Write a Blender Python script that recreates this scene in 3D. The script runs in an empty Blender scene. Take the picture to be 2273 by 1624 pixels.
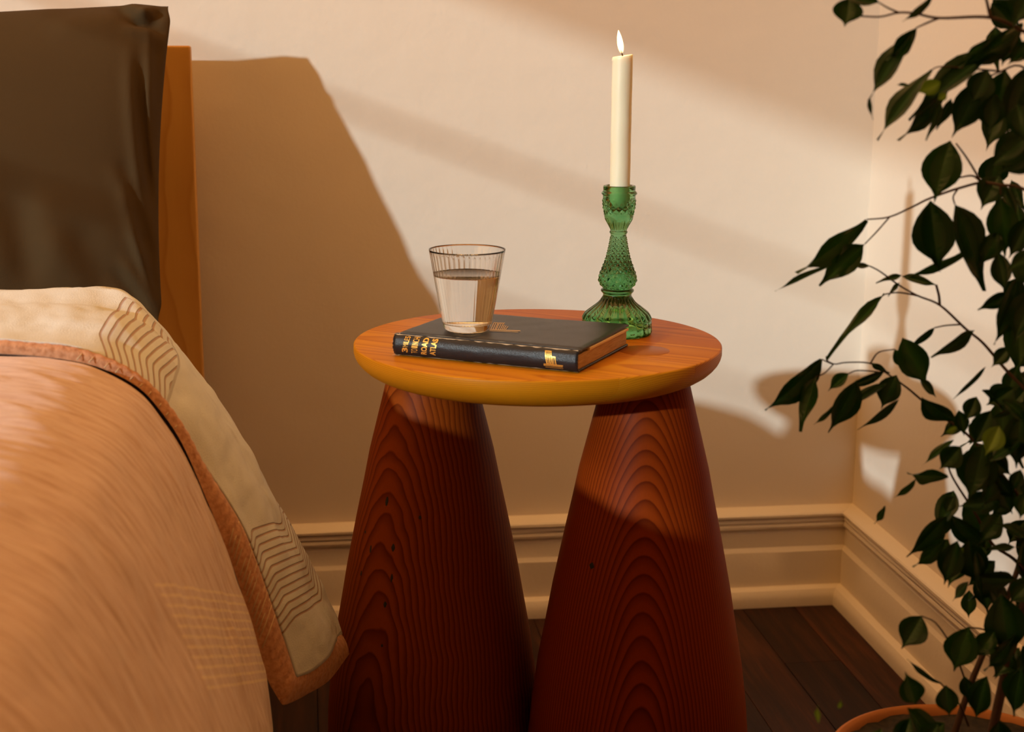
import bpy, bmesh, math, random
from mathutils import Vector, Matrix, noise

random.seed(7)
S = bpy.context.scene
COL = S.collection

# ------------------------------------------------------------------ camera
CAM_H = 0.916
FPX, PITCH, YAW, ROLL = 3300.0, math.radians(12.2), math.radians(7.8), math.radians(0.28)
Fw = Vector((math.sin(YAW) * math.cos(PITCH), math.cos(YAW) * math.cos(PITCH), -math.sin(PITCH)))
Rt = Vector((math.cos(YAW), -math.sin(YAW), 0))
Up = Rt.cross(Fw)
Rt = Rt * math.cos(ROLL) + Up * math.sin(ROLL)
Up = Rt.cross(Fw)
EYE = Vector((0, 0, CAM_H))
cd = bpy.data.cameras.new('camera')
cam = bpy.data.objects.new('camera', cd)
COL.objects.link(cam)
cam.matrix_world = Matrix(((Rt.x, Up.x, -Fw.x, 0), (Rt.y, Up.y, -Fw.y, 0), (Rt.z, Up.z, -Fw.z, CAM_H), (0, 0, 0, 1)))
cd.sensor_width = 36.0
cd.lens = FPX / 2273.0 * 36.0
cd.clip_start = 0.02
cd.dof.use_dof = True
cd.dof.focus_distance = 1.72
cd.dof.aperture_fstop = 7.0
S.camera = cam

# ------------------------------------------------------------------ world, sun, exposure
w = bpy.data.worlds.new('world')
S.world = w
w.use_nodes = True
w.node_tree.nodes['Background'].inputs[0].default_value = (1.0, 0.505, 0.155, 1)
w.node_tree.nodes['Background'].inputs[1].default_value = 2.6
sd = bpy.data.lights.new('sun', 'SUN')
sun = bpy.data.objects.new('sun', sd)
COL.objects.link(sun)
sd.energy = 2.55
sd.color = (0.81, 0.96, 1.0)
sd.angle = math.radians(1.15)
SUN_DIR = Vector((1.05, 1.0, -0.388)).normalized()
sun.rotation_euler = SUN_DIR.to_track_quat('-Z', 'Y').to_euler()
sun.location = (-3, -3, 3)
S.view_settings.view_transform = 'Standard'
S.view_settings.look = 'None'
S.view_settings.gamma = 1
S.view_settings.use_curve_mapping = False
S.view_settings.exposure = 0.0
S.cycles.max_bounces = 28
S.cycles.transmission_bounces = 28
S.cycles.glossy_bounces = 12
WALL_Y, WALL_X, LEFT_X = 2.3, 0.895, -1.75


def at(px, py, Y):
    """point of the room seen at a pixel of the photograph, at depth Y"""
    d = Fw + Rt * ((px - 1136.5) / FPX) - Up * ((py - 812.0) / FPX)
    return EYE + d * (Y / d.y)


def sm(x):
    x = min(1, max(0, x))
    return x * x * (3 - 2 * x)


# ------------------------------------------------------------------ object helpers
def mesh_obj(name, verts, faces, mat=None, parent=None, smooth=True, loc=None):
    me = bpy.data.meshes.new(name)
    me.from_pydata([tuple(v) for v in verts], [], faces)
    me.update()
    if smooth:
        me.polygons.foreach_set('use_smooth', [True] * len(me.polygons))
    o = bpy.data.objects.new(name, me)
    COL.objects.link(o)
    if mat:
        me.materials.append(mat)
    if parent:
        o.parent = parent
    if loc is not None:
        o.location = loc
    return o


def bm_obj(name, bm, mat=None, parent=None, smooth=True, loc=None):
    me = bpy.data.meshes.new(name)
    bm.to_mesh(me)
    bm.free()
    if smooth:
        me.polygons.foreach_set('use_smooth', [True] * len(me.polygons))
    o = bpy.data.objects.new(name, me)
    COL.objects.link(o)
    if mat:
        me.materials.append(mat)
    if parent:
        o.parent = parent
    if loc is not None:
        o.location = loc
    return o


def sharp(o, deg=35):
    o.data.set_sharp_from_angle(angle=math.radians(deg))


def thing(name, label, cat, loc=(0, 0, 0)):
    o = bpy.data.objects.new(name, None)
    COL.objects.link(o)
    o.location = loc
    o.empty_display_size = 0.05
    o['label'] = label
    o['category'] = cat
    return o


def box(name, lo, hi, mat, parent=None, bevel=0.0, seg=2):
    bm = bmesh.new()
    bmesh.ops.create_cube(bm, size=1)
    for v in bm.verts:
        v.co = Vector([lo[i] + (v.co[i] + 0.5) * (hi[i] - lo[i]) for i in range(3)])
    if bevel:
        bmesh.ops.bevel(bm, geom=bm.edges[:], offset=bevel, segments=seg, profile=0.6, affect='EDGES')
    o = bm_obj(name, bm, mat, parent, smooth=False)
    return o


def grid_faces(nu, nv, closed_u=False):
    f = []
    for i in range(nu if closed_u else nu - 1):
        for j in range(nv - 1):
            a = i * nv + j
            b = ((i + 1) % nu) * nv + j
            f.append((a, b, b + 1, a + 1))
    return f


def tube(pts, radii, n=8, cap=True):
    """verts, faces of a tube along pts"""
    V, Fc = [], []
    pts = [Vector(p) for p in pts]
    ref = Vector((0.3, 0.2, 1)).normalized()
    for i, p in enumerate(pts):
        t = (pts[min(i + 1, len(pts) - 1)] - pts[max(i - 1, 0)]).normalized()
        a = t.cross(ref)
        if a.length < 1e-4:
            a = t.cross(Vector((1, 0, 0)))
        a.normalize()
        b = t.cross(a)
        r = radii[i] if hasattr(radii, '__len__') else radii
        for k in range(n):
            an = 2 * math.pi * k / n
            V.append(p + (a * math.cos(an) + b * math.sin(an)) * r)
    for i in range(len(pts) - 1):
        for k in range(n):
            Fc.append((i * n + k, i * n + (k + 1) % n, (i + 1) * n + (k + 1) % n, (i + 1) * n + k))
    if cap:
        Fc.append(tuple(range(n))[::-1])
        Fc.append(tuple((len(pts) - 1) * n + k for k in range(n)))
    return V, Fc


def catmull(P, n):
    """n points along a Catmull-Rom curve through P, evenly spaced by arc length"""
    P = [Vector(p) for p in P]
    Q = [P[0] * 2 - P[1]] + P + [P[-1] * 2 - P[-2]]
    dense = []
    for i in range(1, len(Q) - 2):
        for k in range(16):
            t = k / 16
            a, b, c, d = Q[i - 1], Q[i], Q[i + 1], Q[i + 2]
            dense.append(0.5 * ((2 * b) + (c - a) * t + (2 * a - 5 * b + 4 * c - d) * t * t + (3 * b - a - 3 * c + d) * t ** 3))
    dense.append(P[-1])
    L = [0]
    for i in range(1, len(dense)):
        L.append(L[-1] + (dense[i] - dense[i - 1]).length)
    out, j = [], 0
    for i in range(n):
        s = L[-1] * i / (n - 1)
        while j < len(L) - 2 and L[j + 1] < s:
            j += 1
        f = (s - L[j]) / max(1e-9, L[j + 1] - L[j])
        out.append(dense[j].lerp(dense[j + 1], min(1, f)))
    return out


def lathe(profile, n, fn=None):
    """profile: [(r, z)]; fn(r, z, theta) -> r"""
    V = []
    for k in range(n):
        th = 2 * math.pi * k / n
        for r, z in profile:
            rr = fn(r, z, th) if fn else r
            V.append((rr * math.cos(th), rr * math.sin(th), z))
    return V, grid_faces(n, len(profile), True)


def add_attr(o, name, vals):
    a = o.data.attributes.new(name, 'FLOAT', 'POINT')
    a.data.foreach_set('value', vals)


# ------------------------------------------------------------------ material helpers
class MT:
    def __init__(s, name, color=(0.5, 0.5, 0.5), rough=0.5, **kw):
        s.m = bpy.data.materials.new(name)
        s.m.use_nodes = True
        s.t = s.m.node_tree
        s.b = s.t.nodes['Principled BSDF']
        s.out = s.t.nodes['Material Output']
        s.set('Base Color', (*color, 1))
        s.set('Roughness', rough)
        for k, v in kw.items():
            s.set(k.replace('_', ' '), v)

    def set(s, k, v):
        s.b.inputs[k].default_value = v

    def n(s, typ, **kw):
        nd = s.t.nodes.new(typ)
        for k, v in kw.items():
            if k.startswith('i_'):
                nd.inputs[k[2:].replace('_', ' ')].default_value = v
            else:
                setattr(nd, k, v)
        return nd

    def l(s, a, b):
        s.t.links.new(a, b)

    def coord(s, kind='Object', scale=(1, 1, 1), rot=(0, 0, 0), loc=(0, 0, 0)):
        c = s.n('ShaderNodeTexCoord')
        mp = s.n('ShaderNodeMapping')
        mp.inputs['Scale'].default_value = scale
        mp.inputs['Rotation'].default_value = rot
        mp.inputs['Location'].default_value = loc
        s.l(c.outputs[kind], mp.inputs['Vector'])
        return mp.outputs['Vector']

    def noise(s, vec, scale=5, detail=3, rough=0.5, dist=0.0):
        nd = s.n('ShaderNodeTexNoise')
        nd.inputs['Scale'].default_value = scale
        nd.inputs['Detail'].default_value = detail
        nd.inputs['Roughness'].default_value = rough
        nd.inputs['Distortion'].default_value = dist
        s.l(vec, nd.inputs['Vector'])
        return nd.outputs['Fac']

    def math(s, op, a, b=None, c=None, clamp=False):
        nd = s.n('ShaderNodeMath', operation=op, use_clamp=clamp)
        for i, x in enumerate((a, b, c)):
            if x is None:
                continue
            if isinstance(x, (int, float)):
                nd.inputs[i].default_value = x
            else:
                s.l(x, nd.inputs[i])
        return nd.outputs[0]

    def ramp(s, fac, stops, interp='LINEAR'):
        nd = s.n('ShaderNodeValToRGB')
        cr = nd.color_ramp
        cr.interpolation = interp
        while len(cr.elements) < len(stops):
            cr.elements.new(0.5)
        for e, (p, c) in zip(cr.elements, stops):
            e.position = p
            e.color = (*c, 1) if len(c) == 3 else c
        s.l(fac, nd.inputs[0])
        return nd.outputs[0]

    def mix(s, fac, a, b, mode='MIX'):
        nd = s.n('ShaderNodeMix', data_type='RGBA', blend_type=mode)
        for i, x in ((0, fac), (6, a), (7, b)):
            if isinstance(x, (int, float)):
                nd.inputs[i].default_value = x
            elif isinstance(x, tuple):
                nd.inputs[i].default_value = (*x, 1)
            else:
                s.l(x, nd.inputs[i])
        return nd.outputs[2]

    def attr(s, name):
        nd = s.n('ShaderNodeAttribute', attribute_name=name)
        return nd.outputs['Fac']

    def col(s, sock):
        s.l(sock, s.b.inputs['Base Color'])

    def bump(s, h, strength=0.3, dist=0.001, chain=None):
        nd = s.n('ShaderNodeBump')
        nd.inputs['Strength'].default_value = strength
        nd.inputs['Distance'].default_value = dist
        s.l(h, nd.inputs['Height'])
        if chain is not None:
            s.l(chain, nd.inputs['Normal'])
        s.l(nd.outputs[0], s.b.inputs['Normal'])
        return nd.outputs[0]


def plaster(name, color, seed=0.0, fine=1.0):
    m = MT(name, color, 0.55)
    v = m.coord('Object', loc=(seed, seed, seed))
    broad = m.noise(v, 2.2, 2)
    m.col(m.mix(m.math('MULTIPLY', broad, 0.35), color, tuple(c * 0.93 for c in color)))
    b1 = m.bump(m.noise(v, 16, 4, 0.5), 0.35, 0.004)
    b2 = m.bump(m.noise(v, 130, 3, 0.55), 0.22 * fine, 0.0012, b1)
    spots = m.ramp(m.noise(v, 80, 1), [(0.74, (0, 0, 0)), (0.84, (1, 1, 1))])
    m.bump(spots, 0.22, 0.0009, b2)
    return m.m


def wood(name, light, mid, dark, spacing, pith=(0, 0.06), axis='Z', rot=(0, 0, 0), warp=0.004, warp_scale=9,
         sharpness=0.55, rough=0.42, stretch=0.12, coat=0.0, spec=0.12):
    """growth rings round a pith axis, cut by whatever surface the piece has"""
    m = MT(name, light, rough)
    v = m.coord('Object', rot=rot)
    sp = m.n('ShaderNodeSeparateXYZ')
    m.l(v, sp.inputs[0])
    order = {'Z': (0, 1, 2), 'X': (1, 2, 0), 'Y': (0, 2, 1)}[axis]
    A, B, L = (sp.outputs[i] for i in order)
    cmb = m.n('ShaderNodeCombineXYZ')
    m.l(A, cmb.inputs[0])
    m.l(B, cmb.inputs[1])
    m.l(m.math('MULTIPLY', L, stretch * 3), cmb.inputs[2])
    nz = m.noise(cmb.outputs[0], warp_scale, 2, 0.5)
    nz2 = m.noise(cmb.outputs[0], warp_scale * 4, 2, 0.5)
    dx = m.math('SUBTRACT', A, pith[0])
    dy = m.math('SUBTRACT', B, pith[1])
    d = m.math('SQRT', m.math('ADD', m.math('MULTIPLY', dx, dx), m.math('MULTIPLY', dy, dy)))
    d = m.math('ADD', d, m.math('MULTIPLY', m.math('SUBTRACT', nz, 0.5), warp * 4))
    d = m.math('ADD', d, m.math('MULTIPLY', m.math('SUBTRACT', nz2, 0.5), warp * 0.7))
    ringpos = m.math('DIVIDE', d, spacing)
    fr = m.math('FRACT', ringpos)
    ring = m.ramp(fr, [(0.0, (0, 0, 0)), (0.35, (0.1, 0.1, 0.1)), (sharpness + 0.2, (0.55, 0.55, 0.55)), (0.9, (1, 1, 1)), (1.0, (0, 0, 0))])
    # slow tone change from ring to ring and streaks along the grain
    fib = m.n('ShaderNodeCombineXYZ')
    m.l(m.math('MULTIPLY', A, 1.0), fib.inputs[0])
    m.l(m.math('MULTIPLY', B, 1.0), fib.inputs[1])
    m.l(m.math('MULTIPLY', L, 0.03), fib.inputs[2])
    fibre = m.noise(fib.outputs[0], 700, 3, 0.6)
    tone = m.noise(cmb.outputs[0], 14, 2)
    c = m.mix(ring, light, dark)
    c = m.mix(m.math('MULTIPLY', tone, 0.40), c, mid)
    c = m.mix(m.math('MULTIPLY', fibre, 0.25), c, dark)
    m.col(c)
    m.bump(m.math('ADD', m.math('MULTIPLY', ring, -0.5), m.math('MULTIPLY', fibre, 0.5)), 0.12, 0.0006)
    m.set('Specular IOR Level', spec)
    if coat:
        m.set('Coat Weight', coat)
        m.set('Coat Roughness', 0.3)
    return m.m


# ------------------------------------------------------------------ the room
wall_col = (0.80, 0.70, 0.58)
M_wall = plaster('cream_wall_paint', wall_col)
M_wall2 = plaster('cream_wall_paint_right', wall_col, 3.0)
M_trim = plaster('cream_trim_paint', (0.80, 0.70, 0.57), 7.0, 1.4)

o = box('wall_back', (LEFT_X - 0.1, WALL_Y, -0.02), (WALL_X, WALL_Y + 0.1, 2.5), M_wall)
o['kind'] = 'structure'
o = box('wall_right', (WALL_X, -1.4, -0.02), (WALL_X + 0.1, WALL_Y + 0.1, 2.5), M_wall2)
o['kind'] = 'structure'

# left wall with the sunny window, outside the picture
WY0, WY1, WZ0, WZ1 = -0.95, 1.25, 1.06, 2.20
bm = bmesh.new()
for lo, hi in (((LEFT_X - 0.1, -1.4, -0.02), (LEFT_X, WY0, 2.5)), ((LEFT_X - 0.1, WY1, -0.02), (LEFT_X, WALL_Y, 2.5)),
               ((LEFT_X - 0.1, WY0, -0.02), (LEFT_X, WY1, WZ0)), ((LEFT_X - 0.1, WY0, WZ1), (LEFT_X, WY1, 2.5))):
    g = bmesh.ops.create_cube(bm, size=1)
    for v in g['verts']:
        v.co = Vector([lo[i] + (v.co[i] + 0.5) * (hi[i] - lo[i]) for i in range(3)])
o = bm_obj('wall_left', bm, M_wall, smooth=False)
o['kind'] = 'structure'
o = box('ceiling', (LEFT_X - 0.1, -1.5, 2.5), (WALL_X + 0.1, 1.05, 2.6), M_wall)      # cut short; the opening beyond is invented to let light down
o['kind'] = 'structure'
o = box('wall_front', (LEFT_X - 0.1, -1.5, -0.02), (WALL_X + 0.1, -1.4, 2.5), plaster('low_bounce_paint', (0.07, 0.04, 0.022)))  # unseen wall, coloured dark to cut the light it bounces back
o['kind'] = 'structure'
win = bpy.data.objects.new('window_1', None)
COL.objects.link(win)
win.location = (0, 0, 0)
win['kind'] = 'structure'
M_white = MT('window_paint', (0.75, 0.72, 0.66), 0.4).m
for nm, lo, hi in (('window_sill', (LEFT_X - 0.1, WY0 - 0.04, WZ0 - 0.03), (LEFT_X + 0.05, WY1 + 0.04, WZ0)),
                   ('window_jamb', (LEFT_X - 0.1, WY0, WZ0), (LEFT_X - 0.04, WY0 + 0.04, WZ1)),
                   ('window_jamb', (LEFT_X - 0.1, WY1 - 0.04, WZ0), (LEFT_X - 0.04, WY1, WZ1)),
                   ('window_rail', (LEFT_X - 0.1, WY0 + 0.04, WZ1 - 0.04), (LEFT_X - 0.04, WY1 - 0.04, WZ1))):
    box(nm, lo, hi, M_white, win, 0.003)
for zb in (1.29, 1.515):
    box('glazing_bar', (LEFT_X - 0.085, WY0 + 0.04, zb), (LEFT_X - 0.06, WY1 - 0.04, zb + 0.0045), M_white, win, 0.002)
# half lowered sheer roller blind
mb = MT('sheer_blind_cloth', (0.85, 0.72, 0.55), 0.9)
tr = mb.n('ShaderNodeBsdfTransparent')
mx = mb.n('ShaderNodeMixShader')
mx.inputs[0].default_value = 0.33
mb.l(tr.outputs[0], mx.inputs[1])
mb.l(mb.b.outputs[0], mx.inputs[2])
mb.l(mx.outputs[0], mb.out.inputs['Surface'])
box('blind', (LEFT_X - 0.03, WY0 + 0.02, 1.735), (LEFT_X - 0.029, WY1 - 0.02, WZ1), mb.m, win)

# baseboards: profile (offset from the wall, height), swept along each wall with a mitred corner
PROF = [(0.0, 0.164), (0.004, 0.163), (0.023, 0.1575), (0.0255, 0.155), (0.0255, 0.1515), (0.0215, 0.1495), (0.0195, 0.1475), (0.0215, 0.1455),
        (0.0225, 0.143), (0.0215, 0.1405), (0.0195, 0.139), (0.0215, 0.1375), (0.0225, 0.1345), (0.0215, 0.131), (0.018, 0.1285), (0.0150, 0.1265),
        (0.0150, 0.125), (0.0175, 0.1225), (0.0175, 0.0975), (0.0180, 0.0965), (0.0225, 0.0915), (0.0230, 0.0905), (0.0230, 0.026)]
QR = [(0.0230, 0.031), (0.0290, 0.0305), (0.0350, 0.0275), (0.0390, 0.0215), (0.0410, 0.014), (0.0410, 0.0)]


def sweep_trim(name, prof, which, parent=None):
    V, n = [], 60
    for k in range(n):
        for i, (d, z) in enumerate(prof):
            t = k / (n - 1)
            if which == 'back':
                x = (LEFT_X) + t * (WALL_X - d - LEFT_X)
                p = Vector((x, WALL_Y - d, z))
            else:
                y = -1.3 + t * (WALL_Y - d + 1.3)
                p = Vector((WALL_X - d, y, z))
            wob = noise.noise(Vector((p.x * 7, p.y * 7, i * 1.7))) * 0.0007
            V.append((p.x + (wob if which != 'back' else 0), p.y + (wob if which == 'back' else 0), p.z + (wob if 0 < z else 0)))
    fs = grid_faces(n, len(prof))
    o = mesh_obj(name, V, fs, M_trim, parent)
    sharp(o, 28)
    return o


for side in ('back', 'right'):
    b = sweep_trim('baseboard_' + side, PROF, side)
    b['kind'] = 'structure'
    sweep_trim('quarter_round', QR, side, b)

# floor: dark stained planks running towards the back wall
mf = MT('dark_floor_stain', (0.05, 0.018, 0.008), 0.5)
mf.set('Specular IOR Level', 0.18)
v = mf.coord('Object', scale=(1, 0.06, 1))
oi = mf.n('ShaderNodeObjectInfo')
g1 = mf.noise(v, 75, 5, 0.68)
g2 = mf.noise(v, 260, 3, 0.6)
wear = mf.noise(mf.coord('Object', scale=(1, 0.25, 1)), 7, 3, 0.6)
c = mf.ramp(g1, [(0.3, (0.012, 0.0035, 0.0016)), (0.5, (0.028, 0.0080, 0.0030)), (0.68, (0.060, 0.0165, 0.0055))])
c = mf.mix(mf.ramp(wear, [(0.5, (0, 0, 0)), (0.7, (0.6, 0.6, 0.6))]), c, (0.075, 0.020, 0.0065))
hue = mf.n('ShaderNodeHueSaturation')
mf.l(mf.math('ADD', 0.6, mf.math('MULTIPLY', oi.outputs['Random'], 0.8)), hue.inputs['Value'])
mf.l(c, hue.inputs['Color'])
mf.col(hue.outputs[0])
mf.bump(g2, 0.25, 0.0008)
M_floor = mf.m
M_gap = MT('floor_gap', (0.010, 0.004, 0.002), 0.9).m
fl = box('floor', (LEFT_X - 0.1, -1.4, -0.06), (WALL_X, WALL_Y, -0.012), M_gap)
fl['kind'] = 'structure'
px_, PW = WALL_X - 0.02, 0.088
k = 0
while px_ > LEFT_X:
    x0 = max(LEFT_X, px_ - PW)
    cuts = sorted([-1.4, WALL_Y] + [-1.4 + ((k * 0.61 + 0.35) % 1.0) * 1.6 + j * 1.9 for j in range(2)])
    cuts = [c_ for c_ in cuts if c_ <= WALL_Y]
    for y0, y1 in zip(cuts[:-1], cuts[1:]):
        if y1 - y0 < 0.02:
            continue
        dz = random.uniform(-0.0006, 0)
        p = box('plank', (x0 + 0.0003, y0 + 0.0003, -0.014 + dz), (px_ - 0.0003, y1 - 0.0003, dz), M_floor, fl, 0.0006, 1)
    px_ -= PW
    k += 1

# ------------------------------------------------------------------ side table
TC = Vector((0.2437, 1.575, 0))
ZT, RT = 0.600, 0.200
table = thing('side_table', 'round orange pine side table with two thick cone legs beside the bed', 'table', TC)
BA = math.radians(-35)
board_tones = [((0.613, 0.241, 0.0065), (0.543, 0.202, 0.0058), (0.363, 0.099, 0.0022)),
               ((0.629, 0.261, 0.0086), (0.578, 0.226, 0.0072), (0.406, 0.119, 0.0029)),
               ((0.586, 0.221, 0.0058), (0.526, 0.182, 0.0050), (0.319, 0.079, 0.0022)),
               ((0.483, 0.150, 0.0043), (0.431, 0.122, 0.0036), (0.259, 0.054, 0.0014))]
top_prof = [(0.0, 0.0), (RT - 0.0022, 0.0), (RT - 0.0009, -0.0004), (RT - 0.0002, -0.0012), (RT, -0.0025), (RT, -0.0085), (RT - 0.001, -0.0125), (RT - 0.003, -0.0165),
            (RT - 0.0062, -0.0205), (RT - 0.0105, -0.0245), (RT - 0.0160, -0.0280), (RT - 0.0225, -0.0308), (RT - 0.030, -0.0325), (RT - 0.040, -0.033), (0.0, -0.033)]
seams = [-0.30, -0.129, -0.037, 0.055, 0.30]
for bi in range(4):
    bm = bmesh.new()
    n = 200
    rings = []
    for r, z in top_prof:
        if r == 0:
            rings.append([bm.verts.new((0, 0, z))])
        else:
            rings.append([bm.verts.new((r * math.cos(2 * math.pi * k / n), r * math.sin(2 * math.pi * k / n), z)) for k in range(n)])
    for a, b in zip(rings[:-1], rings[1:]):
        for k in range(n):
            k2 = (k + 1) % n
            if len(a) == 1:
                bm.faces.new((a[0], b[k], b[k2]))
            elif len(b) == 1:
                bm.faces.new((a[k], b[0], a[k2]))
            else:
                bm.faces.new((a[k], b[k], b[k2], a[k2]))
    for co, nrm in ((seams[bi] + 0.00012, -1), (seams[bi + 1] - 0.00012, 1)):
        r = bmesh.ops.bisect_plane(bm, geom=bm.verts[:] + bm.edges[:] + bm.faces[:], plane_co=(0, co, 0), plane_no=(0, nrm, 0), clear_outer=True)
        ed = [e for e in r['geom_cut'] if isinstance(e, bmesh.types.BMEdge)]
        if ed:
            bmesh.ops.edgeloop_fill(bm, edges=ed)
    bmesh.ops.recalc_face_normals(bm, faces=bm.faces[:])
    L_, M_, D_ = board_tones[bi]
    pith = [(-0.16, -0.12), (-0.075, -0.20), (0.02, -0.16), (0.13, -0.14)][bi]
    mat = wood('pine_board_%d' % bi, L_, M_, D_, [0.0020, 0.0024, 0.0022, 0.0021][bi], pith, axis='X', warp=0.0035, warp_scale=7, stretch=0.06, rough=0.45, coat=0.0)
    ob = bm_obj('tabletop_board', bm, mat, table, True, (0, 0, ZT))
    ob.rotation_euler = (0, 0, BA)
    sharp(ob, 40)
    ob['label'] = ['orange board at the front rim of the round tabletop', 'pale orange board under the spine of the book', 'orange board carrying the glass',
                   'redder board along the back of the tabletop'][bi]

LEGS = [((0.131, 1.621), 40, 'left'), ((0.352, 1.515), 0, 'right')]
leg_prof = [(0.0455, 0.568), (0.0470, 0.563), (0.0545, 0.532), (0.0605, 0.508), (0.0700, 0.470), (0.0770, 0.435), (0.0860, 0.393), (0.0975, 0.336), (0.1050, 0.293), (0.1130, 0.249), (0.1190, 0.204),
            (0.1230, 0.160), (0.1245, 0.100), (0.1245, 0.030), (0.1235, 0.004), (0.1200, 0.0)]
M_tenon = wood('tenon_end_grain', (0.37, 0.115, 0.008), (0.33, 0.10, 0.007), (0.24, 0.062, 0.004), 0.0032, (0.0, 0.05), axis='Z', warp=0.002, rough=0.36)
for (lx, ly), rot_, side in LEGS:
    V, Fc = lathe(leg_prof, 96)
    if side == 'right':
        mat = wood('fir_leg_right', (0.27, 0.040, 0.0030), (0.21, 0.028, 0.0022), (0.075, 0.0075, 0.0006), 0.0041, (-0.036, -0.180), axis='Z', warp=0.0016, warp_scale=5,
                   stretch=0.25, rough=0.5, sharpness=0.5, spec=0.05)
    else:
        mat = wood('fir_leg_left', (0.29, 0.056, 0.0048), (0.20, 0.035, 0.0030), (0.090, 0.0120, 0.0010), 0.0056, (-0.140, -0.150), axis='Z', warp=0.0034, warp_scale=11,
                   stretch=0.30, rough=0.5, sharpness=0.5, spec=0.05)
    n = len(leg_prof)
    Fc.append(tuple(k * n for k in range(96))[::-1])
    Fc.append(tuple(k * n + n - 1 for k in range(96)))
    lg = mesh_obj('leg', V, Fc, mat, table, True, (lx - TC.x, ly - TC.y, 0))
    sharp(lg, 50)
    # through tenon showing in the tabletop
    V, Fc = lathe([(0.0, 0.00035), (0.0262, 0.00035), (0.0268, 0.0001), (0.0268, -0.0300), (0.0, -0.0300)], 64)
    tn = mesh_obj('tenon', V, Fc, M_tenon, table, True, (lx - TC.x - 0.004, ly - TC.y - 0.006, ZT))
    sharp(tn, 40)
    # worm holes and checks in the legs
    spots = {'left': [(859, 1112, 5, 12), (873, 1215, 5, 10), (869, 1283, 6, 18), (823, 1218, 4, 10), (802, 1272, 4, 11), (811, 1180, 3, 4), (932, 1148, 4, 5), (855, 1340, 5, 9), (848, 1432, 3, 4)],
             'right': [(1314, 1255, 7, 8)]}[side]
    M_hole = bpy.data.materials.get('worm_hole') or MT('worm_hole', (0.012, 0.008, 0.005), 0.8).m
    for sx, sy, hw, hh in spots:
        d = at(sx, sy, 1.0) - EYE
        # meet the cone
        for it in range(900):
            p = EYE + d * (1.30 + it * 0.0005)
            z = p.z
            rr = 0.1245
            for (r0, z0), (r1, z1) in zip(leg_prof[:-1], leg_prof[1:]):
                if z1 <= z <= z0:
                    rr = r0 + (r1 - r0) * (z0 - z) / (z0 - z1)
            if (p.x - lx) ** 2 + (p.y - ly) ** 2 < rr * rr:
                break
        rad = Vector((p.x - lx, p.y - ly, 0)).normalized()
        tan = Vector((-rad.y, rad.x, 0))
        mpp = 1.5 / FPX
        upv = Vector((-rad.x * 0.2, -rad.y * 0.2, 1)).normalized()
        Vh, Fh = [p + rad * 0.0004], []
        for k in range(14):
            an = 2 * math.pi * k / 14
            ca, sa = math.cos(an), math.sin(an)
            Vh.append(p + rad * 0.0002 + tan * (ca * hw * mpp * (0.8 + 0.3 * random.random())) + upv * (math.copysign(abs(sa) ** 1.6, sa) * hh * mpp))
        for k in range(14):
            Fh.append((0, 1 + k, 1 + (k + 1) % 14))
        mesh_obj('worm_hole', [q - TC for q in Vh], Fh, M_hole, table, False)

# ------------------------------------------------------------------ bed
M_head = wood('headboard_wood', (0.68, 0.36, 0.085), (0.63, 0.32, 0.072), (0.53, 0.245, 0.050), 0.011, (0.3, -0.25), axis='Z', warp=0.01, warp_scale=4, stretch=0.2, rough=0.4)
bed = thing('bed', 'wooden bed with plain orange headboard behind the olive pillow', 'bed', (-0.85, 1.2, 0))
BO = Vector((-0.85, 1.2, 0))


def bpart(nm, lo, hi, mat, bev):
    o = box(nm, [lo[i] - BO[i] for i in range(3)], [hi[i] - BO[i] for i in range(3)], mat, bed, bev, 3)
    return o


bpart('headboard', (-1.62, 2.222, 0.12), (-0.1635, 2.247, 0.9120), M_head, 0.004)
bpart('mattress', (-1.60, 0.10, 0.30), (-0.24, 2.20, 0.56), MT('mattress_ticking', (0.7, 0.63, 0.52), 0.9).m, 0.05)
bpart('side_rail', (-0.225, 0.10, 0.16), (-0.200, 2.22, 0.29), M_head, 0.004)
bpart('side_rail', (-1.62, 0.10, 0.16), (-1.595, 2.22, 0.29), M_head, 0.004)
bpart('slat_base', (-1.595, 0.10, 0.26), (-0.225, 2.22, 0.298), M_head, 0.004)
for lx in (-1.61, -0.26):
    for ly in (0.12, 2.14):
        bpart('leg', (lx, ly, 0.0), (lx + 0.055, ly + 0.055, 0.26), M_head, 0.004)

# --- quilt body
quilt = thing('quilt', 'terracotta quilt with cream reverse turned back across the bed', 'quilt', (-0.6, 1.0, 0.6))
QO = Vector((-0.6, 1.0, 0.6))
HY = 1.355
BK = 1.05
Dpx = [(-260, 783), (-120, 781), (0, 784), (100, 790), (170, 800), (221, 817), (303, 858), (353, 909), (404, 985), (454, 1090), (498, 1198), (536, 1308), (567, 1410), (590, 1500), (602, 1600), (606, 1700), (604, 1800)]
prof3 = [at(x, y, HY) for x, y in Dpx]
main = catmull(prof3, 200)
z0 = main[0].z
pre = [Vector((-1.58 + (main[0].x + 1.58) * k / 14, HY, z0)) for k in range(14)]
prof = pre + main
arc = [0]
for a, b in zip(prof[:-1], prof[1:]):
    arc.append(arc[-1] + (b - a).length)


def arc_at(px, py):
    p = at(px, py, HY)
    i = min(range(len(prof)), key=lambda i: (prof[i] - p).length)
    return arc[i]


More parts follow.
